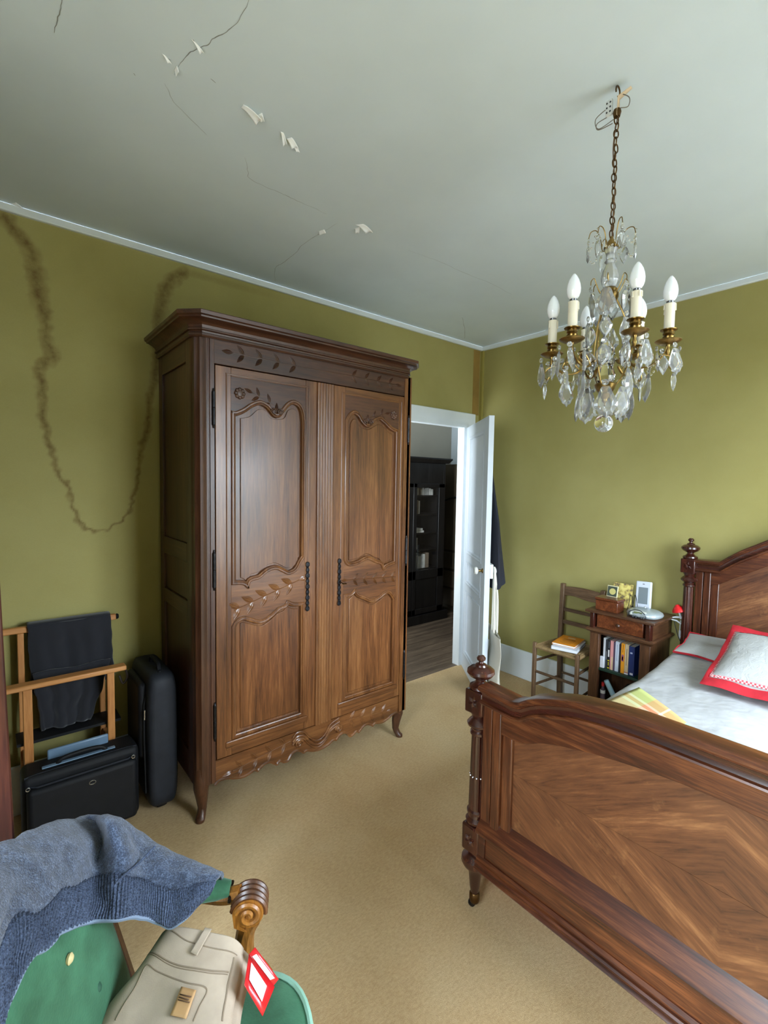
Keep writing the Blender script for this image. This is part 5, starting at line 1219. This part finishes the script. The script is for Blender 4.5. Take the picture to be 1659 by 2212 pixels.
MB().tube(crom([((ux0+ux1)/2, uy0+.08, uz), ((ux0+ux1)/2, uy0+.10, uz+.028), ((ux0+ux1)/2, uy0+.20, uz+.03), ((ux0+ux1)/2, uy0+.22, uz)], 6), .010, 8).build('handle', M_BLACK, sc2)
for yy in (uy0+.06, uy1-.05): MB().lathe(((ux0+ux1)/2-.02, yy, .022), [(0, 0), (.02, 0), (.022, .005), (.022, .03), (.02, .04), (0, .04)], 14, (1, 0, 0)).build('wheel', M_BLACK, sc2)

# ================================================================== ARMCHAIR with sweater and jeans
AO = Vector((.1885, .781, 0)); AF = Vector((.866, -.5, 0)); AS = Vector((.5, .866, 0)); UPV = Vector((0, 0, 1))
def al(f_, s_, z_): return AO+AF*f_+AS*s_+UPV*z_
ac = thing('armchair', 'green velvet armchair with carved gilded-wood arms', 'armchair', (AO.x, AO.y, 0))
GW = wood('gilded_beech', (96, 54, 16), (156, 100, 36), (190, 134, 58), 'Z', 10, .1, .38, .3, .35)
GWD = wood('dark_beech', (48, 24, 12), (88, 50, 24), (122, 76, 40), 'Z', 10, .1, .38, .3, .35)
t = NT('green_velvet'); co = t.coord()
t.base(t.ramp(t.noise(co, 13, 4, .6), [(.3, lin((34, 84, 56))), (.7, lin((60, 118, 86)))])); t.set(Roughness=.75)
t.b.inputs['Sheen Weight'].default_value = .4; t.b.inputs['Sheen Tint'].default_value = lin((190, 225, 205)); t.bump(t.noise(co, 220, 3), .3, .002); M_VELV = t.m
M_PIPE = plain('pale_green_piping', (150, 196, 176), .7)
# seat
def seat(u, v):
    a = 2*PI*u; ca_, sa_ = math.cos(a), math.sin(a); k_ = [0, .55, .88, 1.0, 1.0, .985][min(5, int(v*5+.5))]; zz = [.475, .470, .462, .448, .40, .365][min(5, int(v*5+.5))]
    x = math.copysign(abs(ca_)**.5, ca_); y_ = math.copysign(abs(sa_)**.5, sa_)
    return al(.02+.235*x*k_, .275*y_*k_, zz)
MB().grid(seat, 48, 5).build('seat_cushion', M_VELV, ac, smooth=60)
pp = [seat(q/48, .6)+UPV*.004 for q in range(48)]
MB().tube(pp, .006, 6, closed=True).build('piping', M_PIPE, ac)
rg = [[seat(q/48, 1.0)+UPV*dz for q in range(48)] for dz in (0, -.05)]
MB().loft(rg).build('seat_rail', GW, ac)
for f_, s_ in ((.21, .23), (.21, -.23), (-.17, .21), (-.17, -.21)):
    sgx = 1 if f_ > 0 else -1; sgy = 1 if s_ > 0 else -1
    MB().tube(crom([al(f_, s_, .36), al(f_+.012*sgx, s_+.012*sgy, .26), al(f_-.004*sgx, s_-.004*sgy, .12), al(f_+.004*sgx, s_+.004*sgy, .03), al(f_+.016*sgx, s_+.016*sgy, .0)], 6), [.027-.013*min(1, k/17) for k in range(25)], 10).build('leg', GW, ac)
# back: reclined, arched
def bf(z_): return -.172-.27*(z_-.62)
def backpt(s_, q, off):                           # q 0 bottom .. 1 top
    top_ = .885-.115*(abs(s_)/.29)**1.6; z_ = .44+(top_-.44)*q
    return al(bf(z_)+off, s_, z_)
def cush(u, v):
    s_ = -.265+.53*u; e = (1-abs(2*u-1)**4)*(1-abs(2*v-1)**4)
    return backpt(s_, .03+.93*v, .004+.030*max(0, e)**.5)
MB().grid(cush, 30, 26).build('back_cushion', M_VELV, ac, smooth=80, recalc=False, solid=.004)
MB().grid(lambda u, v: backpt(.265-.53*u, .03+.93*v, -.030), 20, 16).build('back_cover', M_VELV, ac, smooth=80, recalc=False, solid=.004)
fr_ = [backpt(-.28, q/10, -.012) for q in range(0, 11)]+[backpt(-.28+.56*q/20, 1.0, -.012) for q in range(1, 20)]+[backpt(.28, 1-q/10, -.012) for q in range(0, 11)]
MB().tube(fr_, .019, 8).build('back_frame', GWD, ac)
MB().lathe(PN(152, 2071, al(bf(.7)+.032, 0, .7), AF), [(.0, -.004), (.008, -.004), (.009, .0), (.005, .004), (0, .005)], 12, AF).build('button', plain('cream_button', (206, 190, 140), .5), ac)
MB().lathe(PN(213, 2135, al(bf(.62)+.034, 0, .62), AF), [(.0, -.004), (.009, -.004), (.010, .0), (.005, .004), (0, .005)], 12, AF).build('button', plain('dark_green_button', (38, 80, 60), .7), ac)
# arms
for sg in (1, -1):
    s0 = .262*sg
    arm_pts = crom([al(-.20, .265*sg, .675), al(-.10, .285*sg, .660), al(0, .285*sg, .645), al(.06, .275*sg, .640), al(.10, .264*sg, .652)], 6)
    MB().tube(arm_pts, [.017]*len(arm_pts), 8).build('arm_rail', GW, ac)
    # carved scroll end: extruded spiral block with reeds over the top
    ce = al(.118, .258*sg, .628)
    out = []
    for k in range(28):
        a = PI*.95-k*(PI*1.75)/27; r_ = .034-.0002*k; out.append((r_*math.cos(a), r_*math.sin(a)))
    out += [(-.004, -.040), (-.030, -.026)]
    m_ = MB(); n = len(out)
    v = [ce+AF*a+UPV*b+AS*h for h in (-.026, .026) for a, b in out]
    m_.add(v, [list(range(n)), list(range(n, 2*n))[::-1]]+[(k, (k+1) % n, n+(k+1) % n, n+k) for k in range(n)])
    ae = m_.build('arm_scroll', GW, ac, .004)
    for h in (-.028, .028):
        sp = [ce+AF*(.027*(1-q/34)*math.cos(PI*.9-q*.33))+UPV*(.027*(1-q/34)*math.sin(PI*.9-q*.33))+AS*h for q in range(30)]
        MB().tube(sp, .0055, 6).build('spiral', GW, ae, world=False)
    for h in (-.020, -.007, .007, .020):
        rd_ = [ce+AF*(.035*math.cos(a))+UPV*(.035*math.sin(a))+AS*h for a in [PI*.95-q*PI*1.0/14 for q in range(15)]]
        MB().tube(rd_, .0055, 6).build('reed', GWD, ae, world=False)
    ps = crom([al(.120, .256*sg, .60), al(.108, .258*sg, .56), al(.108, .264*sg, .50), al(.135, .275*sg, .44), al(.165, .280*sg, .385)], 6)
    MB().tube(ps, [.024-.004*math.sin(k*.25) for k in range(len(ps))], 10).build('arm_post', GW, ac)
    pad = []
    for k in range(9):
        q = k/8; c_ = al(-.15+.225*q, (.287-.012*q)*sg, .668-.012*q); w2 = .030*math.sin(PI*(.08+.84*q))**.35; h2 = .026*math.sin(PI*(.06+.88*q))**.4
        pad.append([c_+AS*w2*math.cos(2*PI*j/14)+UPV*h2*math.sin(2*PI*j/14) for j in range(14)])
    MB().loft(pad).build('arm_pad', M_VELV, ac, smooth=70)
    mb = MB()
    for k in range(9):
        a = PI*(.5+k/8) if sg > 0 else PI*(.5+k/8)
        mb.ball(al(.072-.03*math.sin(PI*k/8)*0+.004, (.275+.026*math.cos(PI*k/8))*sg, .648+.004*math.sin(PI*k/8)), .004, 6, 4)
    mb.build('tack_row', plain('tack', (52, 42, 34), .3, .8), ac)

# sweater draped over back and far arm
t = NT('heather_knit'); co = t.coord()
n1 = t.noise(co, 330, 3, .7); n2 = t.noise(co, 60, 4, .7)
c = t.ramp(t.math('ADD', t.math('MULTIPLY', n1, .6), t.math('MULTIPLY', n2, .4)), [(.36, lin((30, 37, 54))), (.5, lin((58, 71, 96))), (.64, lin((108, 124, 152)))])
t.base(c); t.set(Roughness=.95); t.b.inputs['Sheen Weight'].default_value = .3
t.bump(t.math('ADD', n1, n2), .8, .004); M_KNIT = t.m
t = NT('rib_knit'); co = t.coord(); n1 = t.noise(co, 330, 3, .7)
c = t.ramp(n1, [(.36, lin((32, 39, 56))), (.64, lin((86, 100, 128)))])
t.base(c); t.set(Roughness=.95); t.bump(n1, .6, .003); M_RIB = t.m
def bpl(u, v, off): return PN(u, v, al(bf(.80)+off, 0, .80), AF*.968+UPV*.25)
# control rows, from the hidden side over the crest down to the hem
def zpt(u, v, z_): return P(u, v, z=z_)
cols = []
def col_back(s_, crest, mid, hem, drop_):         # crest/mid/hem given as 3D points
    hid = crest-AF*.035-UPV*.015; hid2 = crest-AF*.05-UPV*drop_
    cols.append([hid2, hid, crest, crest.lerp(mid, .5)+AF*.012, mid, mid.lerp(hem, .5)+AF*.004, hem])
col_back(-.40, al(-.20, -.34, .97), al(-.14, -.33, .87), al(-.12, -.33, .74), .25)
col_back(-.22, al(-.20, -.20, 1.00), al(-.15, -.20, .88), al(-.13, -.20, .76), .28)
c0 = bpl(0, 1869, -.01); col_back(0, c0, bpl(0, 1990, .03), bpl(4, 2212, .05), .28)
col_back(0, bpl(60, 1822, -.015), bpl(75, 1950, .03), bpl(52, 2096, .05), .28)
col_back(0, bpl(130, 1796, -.02), bpl(140, 1900, .03), bpl(118, 2028, .045), .28)
col_back(0, bpl(200, 1775, -.03), bpl(205, 1880, .02), bpl(190, 1992, .04), .25)
cols.append([zpt(262, 1830, .60), zpt(250, 1785, .72), zpt(240, 1770, .82), zpt(250, 1815, .80), zpt(262, 1870, .765), zpt(262, 1930, .74), zpt(255, 1984, .72)])
cols.append([zpt(345, 1880, .56), zpt(318, 1830, .66), zpt(300, 1802, .745), zpt(305, 1845, .735), zpt(312, 1890, .715), zpt(315, 1940, .70), zpt(315, 1988, .675)])
cols.append([zpt(395, 1900, .58), zpt(375, 1865, .66), zpt(358, 1838, .715), zpt(365, 1875, .712), zpt(366, 1910, .70), zpt(366, 1955, .685), zpt(363, 2004, .655)])
cols.append([zpt(430, 1905, .60), zpt(418, 1880, .67), zpt(408, 1860, .705), zpt(410, 1880, .708), zpt(410, 1905, .705), zpt(405, 1945, .69), zpt(392, 1990, .665)])
cols.append([zpt(462, 1900, .62), zpt(455, 1885, .68), zpt(446, 1873, .705), zpt(444, 1890, .708), zpt(440, 1905, .705), zpt(432, 1930, .70), zpt(424, 1958, .68)])
cols.append([zpt(486, 1905, .63), zpt(484, 1896, .68), zpt(478, 1888, .702), zpt(472, 1895, .706), zpt(466, 1902, .705), zpt(458, 1914, .702), zpt(450, 1930, .69)])
rows = [crom([c_[j] for c_ in cols], 7) for j in range(7)]
full = [crom([rows[j][i] for j in range(7)], 6) for i in range(len(rows[0]))]
nI, nJ = len(full), len(full[0])
def wob(p): return p+UPV*(noise.noise(p*16)*.010+noise.noise(p*40)*.004)+AF*noise.noise(p*22+Vector((5, 0, 0)))*.006
full = [[wob(p) for p in r_] for r_ in full]
J1 = nJ-11                                        # the last rows are the ribbed hem
sw = thing('sweater', 'heathered blue-grey wool sweater thrown over the green armchair', 'sweater', tuple(al(-.15, .1, .70)))
m_ = MB(); m_.v = [full[i][j] for i in range(nI) for j in range(J1+1)]
m_.f = [[i*(J1+1)+j, (i+1)*(J1+1)+j, (i+1)*(J1+1)+j+1, i*(J1+1)+j+1] for i in range(nI-1) for j in range(J1)]
m_.build('body', M_KNIT, sw, smooth=80, solid=.009)
nr = 5; rib = []                                  # ribbing as real ridges
fine = [crom([full[i][j] for i in range(nI)], 12) for j in range(J1, nJ)]
nF = len(fine[0]); m_ = MB()
for j in range(len(fine)):
    for i in range(nF):
        a_ = fine[j][max(0, i-1)]; b_ = fine[j][min(nF-1, i+1)]; tg = (b_-a_).normalized()
        dn = (fine[min(j+1, len(fine)-1)][i]-fine[max(j-1, 0)][i]).normalized(); nv = tg.cross(dn).normalized()
        if nv.dot(EYE-fine[j][i]) < 0: nv = -nv
        m_.v.append(fine[j][i]+nv*(.0035*math.sin(2*PI*i/9)))
m_.f = [[j*nF+i, j*nF+i+1, (j+1)*nF+i+1, (j+1)*nF+i] for j in range(len(fine)-1) for i in range(nF-1)]
m_.build('ribbed_hem', M_RIB, sw, smooth=80, solid=.006)
hem = [full[i][nJ-1] for i in range(nI)]
MB().tube(hem, .0042, 6).build('hem_edge', plain('pale_hem', (120, 136, 160), .9), sw)
sm = crom([zpt(335, 1832, .745), zpt(300, 1868, .742), zpt(262, 1900, .765), zpt(246, 1920, .76)], 6)
MB().tube([p+UPV*.004 for p in sm], .0022, 6).build('seam', M_RIB, sw)

# beige jeans folded over the seat
t = NT('beige_twill'); co = t.coord()
t.base(t.ramp(t.noise(co, 12, 4, .6), [(.3, lin((168, 152, 134))), (.7, lin((188, 172, 154)))])); t.set(Roughness=.9); t.bump(t.noise(co, 500, 2), .3, .001); M_TWILL = t.m
M_STITCH = plain('stitching', (140, 124, 106), .9)
jn = thing('jeans', 'folded beige jeans with a leather patch lying on the armchair', 'jeans', tuple(al(0, 0, .48)))
jc = [(P(352, 2008, z=.625), P(524, 2040, z=.60)), (P(300, 2085, z=.605), P(520, 2090, z=.585)), (P(205, 2212, z=.565), P(498, 2212, z=.565)), (al(-.155, -.05, .535), al(.135, -.04, .535)), (al(-.13, -.24, .51), al(.15, -.23, .51))]
JL = crom([a for a, b in jc], 8); JR = crom([b for a, b in jc], 8); nV = len(JL)
def jpt(u, v, lift=0.0):
    k = v*(nV-1); i = min(nV-2, int(k)); q = k-i
    a = JL[i].lerp(JL[i+1], q); b = JR[i].lerp(JR[i+1], q); p = a.lerp(b, u)
    e = 1-abs(2*u-1)**6
    return p+UPV*(.012*e+noise.noise(p*12)*.008*e+lift-.010*(1-e))
MB().grid(lambda u, v: jpt(u, v), 44, 60).build('leg_top', M_TWILL, jn, smooth=80, recalc=False, solid=.006)
def under(du, dz, f_): return lambda u, v: jpt(du+(1-du)*u*1.0+.02*0, v*.98+.01)-UPV*dz+AF*f_*u
MB().grid(under(.0, .022, .012), 30, 40).build('leg_under', M_TWILL, jn, smooth=80, recalc=False, solid=.012)
MB().grid(under(.0, .040, .006), 30, 40).build('leg_under', M_TWILL, jn, smooth=80, recalc=False, solid=.012)
# waistband, belt loop, pocket, seams, patch (pixel -> place on the cloth)
def jproj(u, v):
    d = jpt(u, v)-EYE; return W_/2+FPX*d.dot(RT)/d.dot(FW), H_/2-FPX*d.dot(UP)/d.dot(FW)
def juv(px, py):
    e = lambda u, v: (jproj(u, v)[0]-px)**2+(jproj(u, v)[1]-py)**2
    best = min(((e(i/30, j/40), i/30, j/40) for i in range(31) for j in range(41)))
    st_ = .03
    while st_ > .0008:
        c_ = [(e(best[1]+a*st_, min(1, max(0, best[2]+b*st_))), best[1]+a*st_, min(1, max(0, best[2]+b*st_))) for a in (-1, 0, 1) for b in (-1, 0, 1)]
        m2 = min(c_)
        if m2[0] < best[0]-1e-9: best = m2
        else: st_ /= 2
    return best[1], best[2]
def jfind(px, py, lift=.004): return jpt(*juv(px, py), lift)
def jline(nm, pts, r_, mat):
    uv_ = [juv(*p) for p in pts]; c_ = crom([(a, b, 0) for a, b in uv_], 8)
    return MB().tube([jpt(q.x, q.y, .0035) for q in c_], r_, 6).build(nm, mat, jn)
jline('waist_seam', [(372, 2014), (400, 2034), (430, 2044), (470, 2054), (512, 2068)], .0012, M_STITCH)
jline('yoke_seam', [(318, 2066), (360, 2078), (400, 2092), (450, 2100), (494, 2104)], .0014, M_STITCH)
jline('yoke_seam', [(316, 2070), (358, 2083), (398, 2097), (448, 2105), (492, 2109)], .0010, M_STITCH)
jline('pocket_seam', [(250, 2208), (290, 2140), (316, 2090), (340, 2102), (400, 2126), (446, 2140), (430, 2180), (418, 2210)], .0013, M_STITCH)
jline('side_seam', [(505, 2072), (494, 2120), (488, 2160), (480, 2210)], .0018, M_STITCH)
def jpatch(nm, quad, mat, lift, n=6):
    q = [jfind(*p, lift) for p in quad]
    return MB().grid(lambda u, v: (q[0]*(1-u)+q[1]*u)*(1-v)+(q[3]*(1-u)+q[2]*u)*v, n, n).build(nm, mat, jn, solid=.002, recalc=False)
jpatch('belt_loop', [(444, 2008), (458, 2014), (426, 2074), (411, 2066)], M_TWILL, .009)
jpatch('leather_patch', [(392, 2140), (424, 2148), (402, 2210), (368, 2202)], plain('tan_leather', (186, 146, 100), .6, nz=.08, nscale=30), .008)
for k in range(3):
    y0 = 2158+k*6; jpatch('patch_print', [(389-k*2, y0), (414-k*2-(4 if k == 1 else 0), y0+6), (413-k*2-(4 if k == 1 else 0), y0+8), (388-k*2, y0+2)], plain('brown_print', (92, 66, 46), .7), .0105, 2)
# red card tags on the jeans
M_TAG = plain('red_tag', (204, 28, 34), .35, coat=.3); M_TAGW = plain('white_label', (232, 234, 240), .5)
def card(nm, quad, zq, label, white):
    r_ = thing(nm, label, 'tag', tuple(P(quad[2][0], quad[2][1], z=zq[2]-.004)), 0, 'red tags on the jeans')
    q = [P(u, v, z=z_) for (u, v), z_ in zip(quad, zq)]
    MB().grid(lambda u, v: (q[0]*(1-u)+q[1]*u)*(1-v)+(q[3]*(1-u)+q[2]*u)*v, 4, 4).build('card', M_TAG, r_, solid=.0015, recalc=False)
    w4 = []
    for u, v in white: w4.append(((q[0]*(1-u)+q[1]*u)*(1-v)+(q[3]*(1-u)+q[2]*u)*v)+(EYE-q[0]).normalized()*.0045)
    MB().add(w4, [[0, 1, 2, 3]]).build('white_label', M_TAGW, r_, smooth=0, solid=.0006, recalc=False)
card('price_tag', [(551, 2046), (602, 2115), (590, 2130), (536, 2064)], (.60, .545, .54, .595), 'red card tag with a narrow white strip, tucked under the other', [(.14, .30), (.90, .30), (.84, .82), (.10, .75)])
card('price_tag', [(538, 2062), (593, 2132), (567, 2195), (528, 2128)], (.61, .56, .55, .60), 'red card tag with a wide white label, lying on top', [(.12, .14), (.78, .22), (.80, .72), (.16, .66)])
